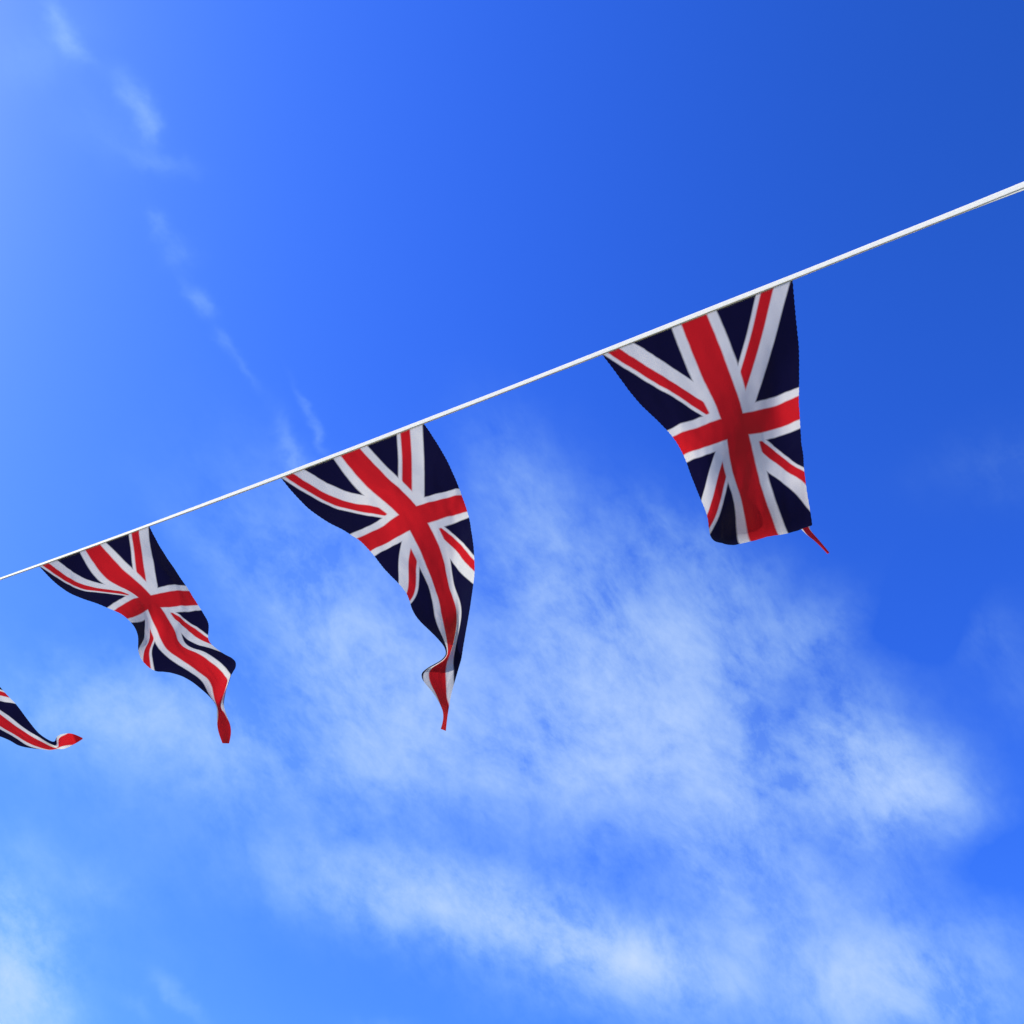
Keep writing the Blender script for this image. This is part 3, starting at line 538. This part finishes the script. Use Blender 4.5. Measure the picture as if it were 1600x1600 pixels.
build_flag('union_flag', ((-1.2075, 1.904, 3.6575), """0 0 0 211 -117 -39 421 -234 -79 632 -352 -118 843 -469 -157 1053 -586 -196 1264 -704 -236 1475 -821 -275 1685 -939 -314 1896 -1057 -353 2107 -1174 -391 2317 -1292 -430 2528 -1410 -469 2739 -1528 -508 2949 -1646 -546 3160 -1764 -585 3371 -1883 -623 56 177 13 258 56 -40 460 -65 -92
666 -187 -142 875 -308 -186 1088 -425 -222 1303 -540 -251 1517 -653 -277 1729 -768 -302 1938 -885 -327 2146 -1005 -349 2353 -1125 -373 2561 -1242 -404 2768 -1355 -444 2976 -1463 -490 3182 -1568 -540 3386 -1666 -587 117 352 24 309 228 -41 504 102 -105 703 -23 -163 909 -146 -211 1123 -262 -242
1342 -373 -262 1560 -483 -275 1773 -595 -289 1981 -712 -299 2186 -834 -306 2390 -956 -316 2594 -1072 -339 2799 -1179 -381 3003 -1278 -436 3205 -1370 -497 3405 -1455 -558 185 525 35 367 398 -41 553 269 -114 745 142 -179 948 19 -227 1162 -96 -255 1383 -204 -266 1604 -310 -269 1818 -420 -272
2024 -538 -271 2227 -661 -263 2428 -783 -261 2629 -898 -278 2832 -1001 -322 3032 -1092 -385 3231 -1173 -458 3428 -1248 -534 260 695 49 433 567 -35 610 438 -114 796 310 -183 994 187 -232 1207 74 -256 1428 -32 -261 1651 -137 -257 1865 -246 -253 2071 -363 -242 2271 -486 -223 2469 -609 -211
2668 -722 -223 2868 -820 -269 3066 -905 -340 3261 -978 -424 3454 -1043 -513 345 865 68 511 737 -20 679 607 -103 857 480 -173 1051 358 -221 1261 246 -244 1481 140 -246 1702 35 -240 1916 -73 -231 2120 -190 -214 2318 -312 -187 2514 -432 -168 2711 -544 -177 2909 -638 -225 3103 -717 -302
3295 -784 -395 3485 -842 -493 448 1032 94 606 904 7 767 776 -74 938 650 -142 1125 529 -190 1329 416 -213 1545 309 -218 1762 204 -214 1973 96 -206 2176 -19 -186 2372 -138 -157 2566 -255 -135 2761 -363 -143 2956 -453 -193 3147 -528 -273 3334 -590 -370 3519 -644 -474 574 1194 131
725 1066 51 880 938 -24 1044 814 -87 1223 694 -133 1418 581 -159 1625 473 -172 1835 368 -176 2040 261 -175 2239 149 -160 2434 34 -132 2627 -77 -112 2819 -179 -121 3010 -265 -171 3196 -336 -252 3379 -396 -349 3560 -448 -454 718 1353 174 865 1223 106 1014 1095 41 1172 971 -15
1341 852 -58 1526 739 -90 1720 632 -113 1918 527 -131 2115 421 -141 2310 313 -134 2503 205 -113 2694 102 -97 2884 8 -109 3070 -74 -158 3251 -143 -237 3429 -202 -332 3606 -254 -434 874 1508 222 1017 1376 166 1163 1248 113 1314 1124 65 1474 1006 24 1645 893 -13 1824 786 -48
2009 682 -81 2195 579 -105 2385 476 -110 2576 376 -98 2766 283 -89 2953 197 -104 3134 120 -153 3310 53 -227 3483 -6 -317 3655 -61 -414 1032 1660 270 1174 1528 227 1316 1399 186 1462 1276 146 1613 1158 107 1771 1046 65 1933 939 17 2102 836 -32 2277 735 -70 2461 638 -88
2650 548 -87 2838 465 -86 3022 388 -104 3198 317 -151 3369 251 -220 3537 191 -303 3706 134 -391 1185 1811 316 1325 1680 285 1465 1552 253 1606 1429 220 1749 1312 182 1894 1200 135 2041 1093 76 2194 990 13 2358 892 -38 2536 802 -67 2722 722 -77 2908 651 -85 3089 583 -107
3260 516 -152 3427 452 -215 3591 390 -288 3755 331 -367 1322 1963 358 1462 1834 335 1600 1709 310 1737 1588 280 1874 1472 242 2008 1360 190 2140 1250 122 2279 1146 50 2433 1050 -11 2605 968 -49 2788 899 -68 2973 839 -83 3150 780 -109 3318 718 -152 3481 655 -209 3641 593 -273
3802 533 -340 1437 2117 394 1577 1993 371 1713 1872 346 1847 1755 316 1979 1640 276 2104 1526 219 2226 1414 148 2355 1306 72 2500 1212 7 2667 1137 -35 2847 1081 -59 3029 1031 -80 3203 979 -109 3369 921 -150 3529 860 -200 3686 798 -255 3845 739 -312 1526 2273 421 1666 2155 387
1800 2039 351 1931 1926 312 2059 1814 266 2179 1699 208 2293 1582 142 2416 1470 74 2557 1378 17 2719 1313 -22 2895 1267 -50 3075 1227 -76 3248 1180 -107 3412 1125 -147 3570 1067 -191 3726 1007 -237 3884 950 -283 1598 2423 440 1735 2314 379 1867 2205 320 1994 2098 264 2117 1988 209
2233 1872 154 2345 1750 102 2465 1638 58 2602 1551 24 2761 1496 -8 2935 1460 -41 3113 1426 -74 3286 1384 -109 3450 1332 -145 3609 1275 -183 3766 1219 -219 3923 1165 -254 1660 2566 445 1791 2467 353 1917 2367 267 2041 2265 190 2162 2157 125 2277 2041 73 2388 1920 43 2505 1814 40
2638 1735 37 2795 1687 10 2968 1658 -31 3146 1629 -74 3318 1588 -112 3484 1538 -146 3645 1485 -177 3803 1433 -202 3961 1384 -223 1713 2705 435 1836 2619 319 1957 2528 210 2077 2430 115 2197 2324 38 2314 2210 -12 2427 2098 -9 2537 2004 35 2666 1930 58 2822 1885 30 2995 1858 -20
3173 1831 -72 3346 1792 -113 3513 1744 -146 3675 1694 -169 3834 1647 -183 3992 1605 -190 1756 2848 415 1872 2772 287 1988 2688 165 2106 2595 57 2226 2494 -28 2347 2390 -66 2458 2292 -26 2560 2205 48 2690 2132 80 2848 2086 50 3020 2059 -8 3196 2032 -66 3368 1993 -110 3534 1946 -140
3696 1900 -157 3853 1859 -161 4009 1826 -154 1780 3002 385 1893 2929 260 2008 2848 139 2125 2760 31 2246 2671 -48 2368 2582 -65 2474 2494 -6 2580 2410 69 2713 2337 97 2870 2289 64 3039 2259 4 3210 2231 -56 3377 2191 -100 3540 2146 -127 3698 2103 -139 3851 2068 -135 4002 2044 -117
1772 3164 339 1886 3089 229 2001 3008 125 2120 2928 35 2242 2852 -19 2363 2775 -19 2474 2695 32 2592 2616 88 2730 2545 102 2883 2494 67 3044 2460 9 3207 2428 -49 3367 2387 -90 3522 2344 -113 3672 2303 -120 3818 2271 -109 3962 2253 -84 1749 3331 280 1865 3254 198 1983 3175 124
2103 3101 69 2225 3032 41 2348 2965 45 2473 2893 74 2605 2820 102 2746 2753 101 2894 2701 66 3046 2661 13 3198 2625 -38 3347 2584 -74 3492 2541 -92 3633 2502 -95 3770 2469 -82 3907 2449 -57 1740 3507 219 1859 3429 174 1978 3352 139 2099 3280 116 2223 3213 104 2354 3150 103
2492 3086 110 2633 3021 114 2776 2959 103 2918 2907 71 3059 2863 28 3200 2823 -13 3338 2781 -42 3474 2739 -57 3606 2699 -59 3736 2665 -52 3868 2637 -39 1773 3687 169 1894 3610 158 2014 3534 152 2136 3462 149 2264 3395 145 2401 3333 142 2546 3274 138 2692 3216 131 2834 3160 117
2971 3107 93 3104 3060 63 3234 3015 34 3364 2973 11 3493 2932 -4 3621 2894 -13 3748 2859 -19 3878 2823 -25 1860 3864 132 1982 3788 138 2104 3713 146 2229 3642 152 2361 3575 156 2500 3514 158 2645 3457 157 2791 3402 153 2931 3348 145 3064 3294 134 3191 3242 120 3316 3193 103
3441 3149 85 3568 3111 66 3695 3078 44 3823 3046 19 3952 3011 -10 1978 4034 114 2101 3957 125 2227 3884 136 2356 3814 146 2489 3749 156 2628 3689 164 2772 3633 171 2915 3580 176 3052 3526 178 3181 3469 181 3303 3412 182 3424 3358 179 3547 3313 166 3673 3279 141 3801 3252 106
3929 3228 65 4056 3202 19 2104 4186 147 2228 4111 149 2356 4041 154 2486 3975 160 2619 3913 168 2758 3857 177 2899 3804 187 3039 3752 197 3172 3699 206 3295 3642 217 3412 3584 230 3527 3529 237 3646 3483 231 3770 3450 207 3895 3427 171 4022 3409 126 4148 3392 78 2230 4310 233
2354 4246 219 2482 4185 210 2611 4128 204 2744 4072 202 2880 4020 205 3019 3971 211 3155 3922 220 3283 3871 230 3401 3817 244 3510 3760 263 3617 3707 279 3729 3663 280 3848 3631 264 3969 3607 237 4093 3591 203 4216 3577 166 2351 4429 328 2474 4378 301 2600 4329 278 2728 4280 260
2858 4232 247 2992 4184 241 3127 4138 241 3260 4092 246 3383 4045 255 3494 3993 271 3595 3940 294 3693 3891 316 3797 3849 326 3908 3817 321 4024 3793 306 4141 3776 287 4259 3764 267 2461 4563 405 2583 4521 371 2708 4480 341 2834 4437 314 2962 4394 294 3093 4350 282 3224 4307 277
3352 4263 278 3470 4219 285 3574 4171 303 3667 4122 331 3756 4077 359 3851 4037 377 3952 4007 381 4058 3983 377 4166 3967 371 4275 3957 366 2560 4707 472 2682 4670 436 2806 4634 402 2931 4596 371 3057 4555 346 3184 4514 328 3311 4474 319 3432 4434 317 3544 4394 323 3641 4351 342
3726 4307 373 3806 4267 408 3890 4231 433 3980 4201 445 4073 4176 450 4167 4159 455 4263 4149 464 2656 4859 530 2775 4826 493 2897 4792 457 3021 4755 424 3143 4717 396 3265 4679 375 3386 4642 362 3500 4607 357 3604 4571 363 3694 4534 384 3770 4497 420 3840 4461 459 3913 4428 490
3991 4399 509 4069 4373 522 4148 4353 536 4229 4341 557 2757 5020 569 2869 4988 532 2986 4954 496 3103 4919 461 3219 4882 432 3334 4847 411 3446 4814 397 3552 4783 393 3648 4753 401 3729 4722 428 3797 4691 469 3858 4660 513 3920 4629 550 3984 4600 574 4048 4572 592 4111 4547 611
4176 4532 638 2874 5190 580 2972 5157 542 3074 5123 505 3179 5088 471 3283 5052 443 3388 5019 423 3491 4989 414 3588 4964 417 3674 4940 434 3745 4914 471 3805 4886 521 3858 4858 573 3909 4830 616 3961 4801 647 4010 4770 666 4059 4740 681 4108 4717 704 3011 5366 561 3085 5332 519
3164 5297 479 3248 5261 443 3334 5225 418 3426 5194 407 3518 5168 411 3606 5147 430 3683 5127 466 3747 5104 520 3799 5076 584 3846 5046 648 3887 5019 701 3925 4991 737 3960 4957 753 3991 4921 757 4021 4886 755 3150 5545 525 3198 5508 478 3251 5472 435 3309 5436 399 3375 5401 377
3450 5372 376 3530 5350 396 3607 5333 431 3674 5315 482 3728 5293 547 3774 5266 621 3813 5238 691 3844 5212 747 3870 5185 783 3892 5146 787 3907 5102 771 3920 5054 746 3265 5720 492 3296 5684 446 3328 5650 404 3365 5617 371 3410 5584 353 3465 5557 355 3525 5536 374 3583 5520 406
3634 5505 448 3675 5485 500 3710 5461 555 3741 5433 605 3768 5407 647 3791 5375 670 3809 5331 666 3824 5285 648 3838 5235 624 3343 5896 471 3367 5864 434 3388 5833 401 3410 5804 374 3437 5776 358 3469 5751 351 3502 5729 352 3535 5708 358 3566 5688 370 3593 5667 387 3619 5644 406
3643 5620 425 3668 5596 448 3693 5566 461 3718 5528 460 3742 5487 450 3766 5447 434 3376 6078 468 3397 6051 440 3414 6023 416 3429 5996 395 3447 5971 380 3466 5947 366 3482 5924 351 3498 5901 336 3515 5877 321 3534 5852 306 3554 5827 291 3575 5802 280 3600 5778 286 3627 5752 293
3656 5721 295 3686 5690 293 3718 5661 285 3363 6259 477 3385 6236 457 3404 6211 439 3421 6187 422 3439 6163 408 3457 6140 393 3473 6117 375 3489 6093 355 3506 6070 334 3525 6046 311 3545 6022 287 3565 5999 264 3590 5974 254 3617 5948 250 3644 5922 248 3673 5896 245 3705 5873 241
3334 6438 479 3359 6419 463 3381 6398 450 3403 6376 437 3426 6354 423 3448 6332 409 3470 6309 394 3493 6286 378 3516 6262 361 3539 6238 343 3562 6214 324 3586 6191 307 3610 6167 292 3635 6145 281 3660 6123 270 3685 6101 261 3712 6082 251 3314 6617 454 3341 6602 442 3367 6584 431
3392 6565 420 3418 6545 408 3444 6524 395 3470 6503 381 3496 6481 367 3523 6459 352 3549 6437 337 3576 6414 323 3602 6392 308 3628 6371 294 3653 6351 280 3678 6332 267 3703 6314 256 3728 6299 245 3302 6792 405 3330 6781 397 3358 6767 388 3386 6751 378 3414 6733 367 3443 6715 355
3472 6695 342 3501 6676 329 3531 6655 315 3560 6635 302 3589 6615 288 3618 6595 275 3646 6576 263 3674 6559 250 3701 6543 239 3727 6529 230 3754 6519 222 3302 6968 356 3329 6960 350 3357 6949 343 3385 6935 334 3414 6920 323 3444 6903 312 3474 6886 300 3504 6868 287 3534 6849 274
3564 6831 261 3594 6813 248 3623 6795 236 3652 6779 225 3680 6764 215 3708 6751 206 3735 6741 200 3760 6735 195 3316 7149 317 3339 7143 313 3364 7134 307 3390 7122 298 3417 7108 288 3444 7093 277 3472 7077 265 3500 7060 252 3527 7042 240 3555 7025 227 3583 7008 214 3610 6992 202
3637 6978 192 3663 6965 182 3688 6955 175 3712 6947 170 3734 6944 167 3339 7335 287 3357 7330 284 3377 7322 278 3398 7312 270 3421 7299 260 3443 7285 249 3467 7269 236 3490 7253 223 3513 7236 210 3537 7220 197 3560 7203 184 3583 7188 172 3606 7174 161 3627 7162 152 3648 7152 145
3668 7146 140 3685 7143 137 3364 7526 262 3378 7522 259 3392 7515 252 3408 7506 244 3425 7493 234 3442 7479 222 3460 7464 210 3478 7448 196 3496 7431 183 3514 7414 169 3532 7398 156 3550 7382 143 3567 7368 131 3584 7356 121 3599 7346 114 3614 7340 108 3626 7336 104"""),
           'rippled union flag, second from left, its red tip hanging in a twist', 26.3)

build_flag('union_flag', ((-1.8954, 2.2825, 3.7895), """0 0 0 211 -115 -41 421 -230 -83 632 -345 -124 843 -460 -165 1053 -575 -206 1264 -690 -247 1475 -805 -288 1685 -921 -329 1896 -1036 -370 2107 -1151 -411 2317 -1267 -452 2528 -1382 -492 2739 -1498 -533 2949 -1614 -573 3160 -1730 -614 3371 -1845 -654 47 159 25 258 46 -21 467 -68 -66
676 -181 -111 884 -294 -156 1093 -407 -200 1301 -520 -244 1509 -633 -288 1716 -746 -331 1924 -860 -368 2132 -975 -405 2339 -1090 -441 2547 -1204 -477 2753 -1318 -513 2960 -1430 -547 3164 -1541 -580 3367 -1647 -608 99 317 46 307 205 -3 514 94 -51 721 -17 -99 927 -128 -147 1132 -239 -194
1338 -349 -241 1543 -460 -288 1747 -570 -333 1952 -683 -366 2157 -797 -398 2361 -910 -430 2565 -1023 -461 2767 -1134 -491 2969 -1244 -519 3168 -1350 -544 3365 -1451 -564 153 474 65 358 365 13 563 256 -38 767 147 -88 970 39 -138 1173 -69 -188 1376 -177 -237 1577 -285 -287 1778 -392 -334
1981 -505 -364 2182 -617 -391 2383 -729 -418 2582 -839 -444 2781 -948 -468 2977 -1055 -490 3171 -1157 -508 3364 -1255 -523 209 630 82 412 524 28 613 418 -25 814 312 -77 1015 207 -130 1215 101 -182 1414 -4 -234 1613 -108 -285 1810 -213 -335 2009 -324 -360 2207 -435 -383 2404 -545 -405
2600 -653 -425 2794 -760 -444 2986 -863 -460 3176 -963 -473 3365 -1058 -482 268 788 97 467 685 42 666 582 -12 863 479 -67 1061 376 -121 1257 274 -175 1453 171 -229 1649 69 -283 1843 -32 -334 2039 -142 -356 2233 -252 -374 2426 -360 -391 2618 -466 -406 2808 -569 -420 2996 -670 -431
3181 -768 -438 3367 -860 -442 328 947 112 524 847 56 719 747 -1 914 647 -57 1108 547 -113 1301 447 -169 1494 348 -224 1686 249 -280 1876 150 -332 2069 41 -350 2260 -66 -363 2449 -172 -376 2637 -276 -386 2823 -377 -395 3007 -476 -401 3188 -571 -404 3369 -661 -403 391 1108 126
583 1011 68 775 914 10 966 817 -47 1157 719 -104 1347 623 -162 1536 526 -219 1724 430 -276 1911 334 -329 2100 227 -343 2287 121 -352 2473 17 -360 2657 -85 -366 2839 -184 -371 3018 -281 -372 3196 -374 -371 3373 -461 -365 456 1270 138 645 1176 80 833 1082 21 1020 988 -37
1207 894 -96 1394 799 -154 1579 705 -212 1764 612 -271 1947 519 -324 2133 413 -335 2316 309 -340 2498 207 -344 2678 108 -346 2856 10 -346 3031 -84 -344 3205 -175 -338 3379 -260 -329 523 1435 149 708 1344 90 892 1253 31 1076 1161 -28 1260 1070 -87 1442 978 -146 1625 887 -205
1805 796 -264 1985 705 -317 2167 601 -326 2347 499 -327 2524 399 -327 2700 301 -326 2874 206 -322 3046 113 -316 3216 25 -307 3386 -59 -293 593 1603 159 774 1514 100 955 1425 41 1135 1336 -18 1315 1247 -78 1494 1158 -137 1672 1069 -196 1849 981 -256 2025 893 -309 2203 790 -316
2379 690 -314 2553 592 -310 2725 496 -305 2895 402 -298 3063 312 -289 3229 225 -276 3396 144 -260 665 1772 167 843 1687 108 1020 1600 50 1196 1514 -9 1372 1427 -68 1547 1340 -128 1722 1253 -187 1895 1167 -247 2067 1081 -299 2242 980 -304 2413 882 -299 2583 785 -292 2751 691 -284
2917 600 -275 3081 511 -263 3243 426 -248 3407 347 -229 742 1945 173 915 1861 116 1088 1777 57 1260 1693 -1 1432 1608 -59 1604 1523 -118 1774 1439 -178 1944 1355 -237 2112 1270 -287 2283 1171 -291 2450 1074 -284 2616 980 -274 2780 888 -264 2942 798 -252 3102 710 -238 3261 627 -221
3422 550 -200 821 2120 178 990 2039 121 1159 1956 64 1328 1874 7 1496 1791 -50 1663 1708 -108 1830 1625 -167 1995 1543 -225 2159 1459 -273 2326 1363 -277 2490 1268 -268 2651 1175 -256 2811 1085 -244 2969 996 -230 3125 910 -215 3282 828 -196 3441 753 -174 902 2298 180 1067 2218 125
1232 2137 70 1396 2056 15 1561 1975 -41 1724 1893 -98 1887 1812 -155 2048 1732 -212 2209 1649 -256 2371 1555 -261 2531 1462 -250 2689 1371 -237 2844 1282 -224 2999 1195 -209 3152 1110 -194 3306 1029 -175 3463 955 -154 981 2478 176 1142 2399 125 1303 2320 72 1464 2240 20 1625 2160 -34
1784 2080 -87 1943 2000 -142 2101 1920 -197 2258 1839 -239 2417 1747 -243 2573 1656 -232 2728 1567 -219 2880 1479 -206 3032 1393 -192 3182 1310 -177 3333 1230 -160 3487 1156 -140 1058 2659 168 1216 2582 120 1374 2504 71 1531 2425 22 1687 2346 -28 1844 2267 -78 1999 2188 -129 2154 2109 -180
2308 2029 -220 2464 1939 -223 2617 1850 -213 2768 1762 -202 2918 1676 -191 3067 1592 -179 3215 1509 -166 3364 1430 -151 3516 1357 -135 1136 2843 157 1290 2767 113 1444 2689 68 1598 2611 23 1751 2533 -22 1904 2454 -68 2056 2376 -115 2208 2298 -162 2359 2219 -199 2511 2131 -202 2662 2044 -195
2811 1958 -186 2959 1873 -178 3106 1790 -169 3252 1708 -159 3399 1629 -147 3548 1556 -134 1219 3028 142 1369 2952 103 1519 2875 63 1669 2798 23 1819 2720 -18 1968 2642 -59 2117 2565 -102 2265 2487 -144 2412 2408 -178 2562 2323 -182 2710 2237 -177 2857 2152 -172 3003 2068 -167 3149 1986 -161
3293 1905 -154 3437 1827 -146 3584 1754 -137 1309 3214 126 1454 3138 92 1600 3062 57 1746 2985 21 1892 2908 -15 2038 2831 -51 2183 2754 -89 2327 2677 -126 2472 2598 -157 2618 2514 -162 2763 2429 -160 2908 2345 -158 3051 2262 -157 3194 2180 -155 3336 2099 -151 3478 2022 -147 3622 1950 -141
1410 3400 109 1551 3324 79 1692 3249 50 1834 3173 19 1975 3097 -12 2117 3020 -44 2258 2943 -77 2398 2866 -110 2538 2788 -137 2681 2705 -144 2822 2621 -145 2963 2537 -146 3103 2454 -147 3243 2372 -148 3381 2292 -148 3520 2215 -146 3660 2144 -143 1527 3585 91 1662 3510 67 1798 3435 41
1934 3360 15 2071 3285 -12 2207 3209 -39 2343 3132 -67 2479 3056 -96 2615 2978 -120 2752 2895 -128 2888 2811 -131 3025 2728 -134 3160 2645 -137 3295 2563 -140 3429 2482 -142 3562 2406 -142 3697 2336 -139 1663 3768 74 1791 3694 54 1921 3620 33 2051 3546 10 2182 3472 -13 2313 3396 -37
2444 3321 -61 2574 3245 -86 2704 3167 -108 2834 3084 -114 2963 3001 -118 3093 2917 -122 3221 2833 -126 3350 2751 -130 3476 2671 -132 3602 2595 -131 3731 2527 -127 1820 3950 59 1941 3877 42 2064 3805 24 2188 3732 4 2312 3658 -16 2436 3583 -37 2561 3508 -59 2685 3433 -81 2807 3356 -100
2928 3273 -105 3048 3189 -107 3168 3104 -109 3288 3020 -112 3406 2938 -114 3524 2858 -114 3640 2783 -111 3759 2715 -103 1999 4133 47 2112 4060 32 2227 3988 15 2344 3915 -3 2461 3842 -22 2579 3768 -41 2696 3694 -61 2812 3619 -81 2927 3544 -98 3037 3460 -100 3145 3374 -98 3252 3289 -95
3359 3206 -93 3465 3124 -90 3570 3044 -85 3673 2968 -76 3781 2899 -63 2192 4315 38 2297 4242 23 2405 4170 7 2515 4097 -11 2624 4024 -29 2734 3950 -48 2844 3877 -67 2953 3803 -86 3058 3728 -101 3156 3643 -99 3251 3557 -91 3344 3472 -83 3437 3389 -74 3528 3308 -63 3618 3228 -51
3707 3151 -36 3802 3079 -20 2387 4491 37 2485 4417 20 2586 4345 3 2688 4272 -15 2789 4200 -34 2892 4127 -53 2993 4054 -73 3095 3981 -92 3192 3907 -107 3279 3822 -103 3362 3737 -93 3443 3654 -81 3523 3572 -68 3602 3493 -53 3680 3415 -37 3759 3337 -22 3844 3261 -9 2581 4657 48
2672 4583 29 2765 4511 9 2858 4439 -12 2952 4368 -32 3046 4296 -53 3140 4225 -75 3233 4154 -97 3323 4082 -114 3402 3999 -112 3476 3916 -104 3548 3835 -93 3619 3757 -82 3690 3680 -70 3761 3603 -58 3834 3526 -47 3913 3449 -41 2765 4813 69 2850 4740 45 2936 4670 22 3022 4600 -1
3107 4531 -24 3194 4462 -48 3280 4393 -72 3365 4324 -97 3448 4254 -118 3520 4174 -120 3587 4095 -116 3653 4018 -110 3718 3942 -104 3783 3867 -97 3849 3792 -91 3917 3717 -86 3990 3645 -84 2924 4964 91 3005 4894 65 3086 4827 39 3166 4761 14 3246 4695 -10 3325 4628 -35 3404 4561 -61
3482 4494 -87 3558 4426 -109 3625 4350 -115 3687 4276 -114 3748 4202 -113 3808 4130 -112 3867 4057 -111 3927 3985 -109 3988 3914 -108 4054 3848 -107 3038 5116 115 3120 5052 86 3200 4989 59 3279 4927 33 3356 4865 7 3429 4799 -16 3502 4733 -40 3574 4667 -63 3644 4601 -83 3707 4529 -90
3765 4459 -91 3823 4390 -92 3879 4320 -94 3930 4250 -95 3980 4181 -97 4031 4116 -98 4088 4056 -96 3112 5272 144 3198 5214 115 3281 5155 86 3362 5098 58 3441 5039 31 3511 4974 11 3578 4907 -8 3645 4842 -26 3710 4777 -41 3769 4710 -47 3827 4643 -50 3883 4578 -53 3936 4513 -56
3976 4445 -58 4014 4379 -62 4056 4319 -66 4100 4265 -61 3185 5427 182 3272 5373 152 3358 5319 121 3442 5265 91 3523 5211 64 3590 5146 46 3653 5079 32 3715 5015 19 3775 4951 8 3833 4887 1 3889 4825 -4 3944 4764 -9 3995 4703 -12 4025 4638 -16 4053 4575 -24 4083 4520 -28
4107 4474 -8 3297 5567 226 3381 5518 195 3465 5469 163 3549 5420 131 3628 5369 103 3692 5305 86 3751 5241 72 3809 5178 61 3865 5117 50 3920 5058 41 3975 5000 33 4029 4944 26 4078 4888 19 4105 4826 10 4125 4766 1 4136 4716 9 4124 4688 51 3459 5688 275 3535 5645 241
3615 5602 208 3694 5558 174 3768 5509 143 3829 5449 122 3885 5389 105 3939 5331 89 3992 5276 76 4044 5223 62 4095 5172 50 4147 5122 39 4194 5072 27 4224 5015 12 4238 4958 9 4217 4918 42 4180 4899 93 3645 5797 329 3714 5759 293 3786 5721 256 3859 5681 220 3925 5635 187
3981 5581 161 4033 5528 139 4083 5478 119 4131 5432 102 4179 5387 85 4226 5344 69 4273 5302 54 4319 5259 38 4353 5213 21 4353 5162 34 4311 5123 77 4259 5094 132 3830 5899 391 3889 5863 354 3952 5828 317 4014 5792 281 4069 5750 250 4117 5705 226 4161 5662 204 4203 5623 185
4243 5585 167 4283 5549 150 4322 5514 135 4362 5479 119 4401 5445 103 4435 5408 91 4423 5362 111 4373 5313 153 4317 5268 203 3998 6000 462 4043 5963 432 4090 5927 403 4135 5894 377 4171 5856 358 4202 5819 343 4231 5783 329 4258 5748 316 4285 5714 303 4312 5680 291 4338 5647 280
4365 5614 268 4392 5582 256 4417 5548 250 4405 5503 265 4363 5452 296 4316 5400 332 4152 6102 544 4176 6061 530 4198 6024 519 4217 5990 510 4229 5953 505 4240 5915 500 4251 5877 494 4262 5839 488 4274 5801 481 4286 5762 474 4298 5722 466 4311 5684 459 4324 5646 451 4335 5609 448
4328 5570 458 4303 5529 478 4274 5487 502 4272 6206 645 4274 6166 650 4273 6130 655 4270 6093 659 4267 6055 661 4265 6016 662 4265 5975 662 4265 5933 661 4266 5890 659 4268 5847 656 4269 5803 652 4272 5760 649 4273 5718 646 4274 5679 646 4269 5644 651 4260 5613 664 4248 5582 680
4331 6315 777 4323 6280 789 4314 6245 798 4307 6209 805 4301 6172 810 4297 6133 814 4294 6093 816 4291 6051 817 4289 6008 817 4288 5965 817 4287 5922 817 4285 5880 816 4284 5838 817 4280 5800 819 4277 5766 824 4274 5737 831 4268 5710 844 4349 6426 923 4342 6395 935 4336 6364 944
4331 6330 951 4328 6295 956 4326 6258 959 4325 6220 961 4324 6180 963 4324 6140 964 4324 6099 964 4324 6058 964 4324 6018 964 4323 5980 966 4322 5943 968 4319 5909 973 4316 5879 981 4310 5853 994 4364 6536 1064 4357 6509 1075 4353 6481 1084 4351 6451 1090 4350 6418 1094 4349 6384 1097
4350 6348 1099 4350 6311 1100 4352 6273 1100 4353 6235 1100 4355 6197 1100 4356 6160 1100 4357 6124 1101 4357 6089 1103 4356 6057 1106 4353 6027 1113 4350 6001 1124 4415 6600 1181 4408 6583 1195 4404 6561 1202 4402 6536 1206 4401 6508 1209 4401 6478 1210 4401 6447 1210 4402 6415 1210 4403 6382 1208
4405 6349 1207 4406 6315 1205 4407 6282 1203 4408 6249 1202 4409 6218 1202 4409 6188 1204 4409 6160 1207 4411 6132 1209 4535 6488 1152 4533 6473 1159 4532 6455 1164 4532 6436 1166 4533 6414 1166 4535 6391 1166 4537 6367 1165 4540 6342 1163 4543 6316 1160 4546 6291 1158 4548 6266 1156 4551 6241 1154
4553 6217 1153 4555 6194 1153 4556 6173 1153 4556 6152 1155 4555 6133 1158 4661 6345 1096 4661 6335 1098 4662 6322 1098 4664 6307 1097 4667 6290 1095 4670 6272 1092 4674 6253 1088 4678 6233 1083 4683 6214 1078 4687 6194 1073 4691 6175 1069 4695 6156 1065 4699 6139 1062 4701 6122 1060 4704 6107 1058
4705 6094 1058 4705 6082 1060 4789 6202 1039 4791 6194 1036 4794 6186 1033 4799 6175 1028 4803 6163 1022 4809 6151 1015 4815 6137 1007 4821 6123 999 4827 6108 991 4833 6094 983 4838 6081 976 4844 6068 969 4848 6057 963 4852 6046 958 4856 6038 955 4858 6030 952 4860 6024 951"""),
           'farthest union flag, cut off by the left edge, red tip turned up', 37.6)
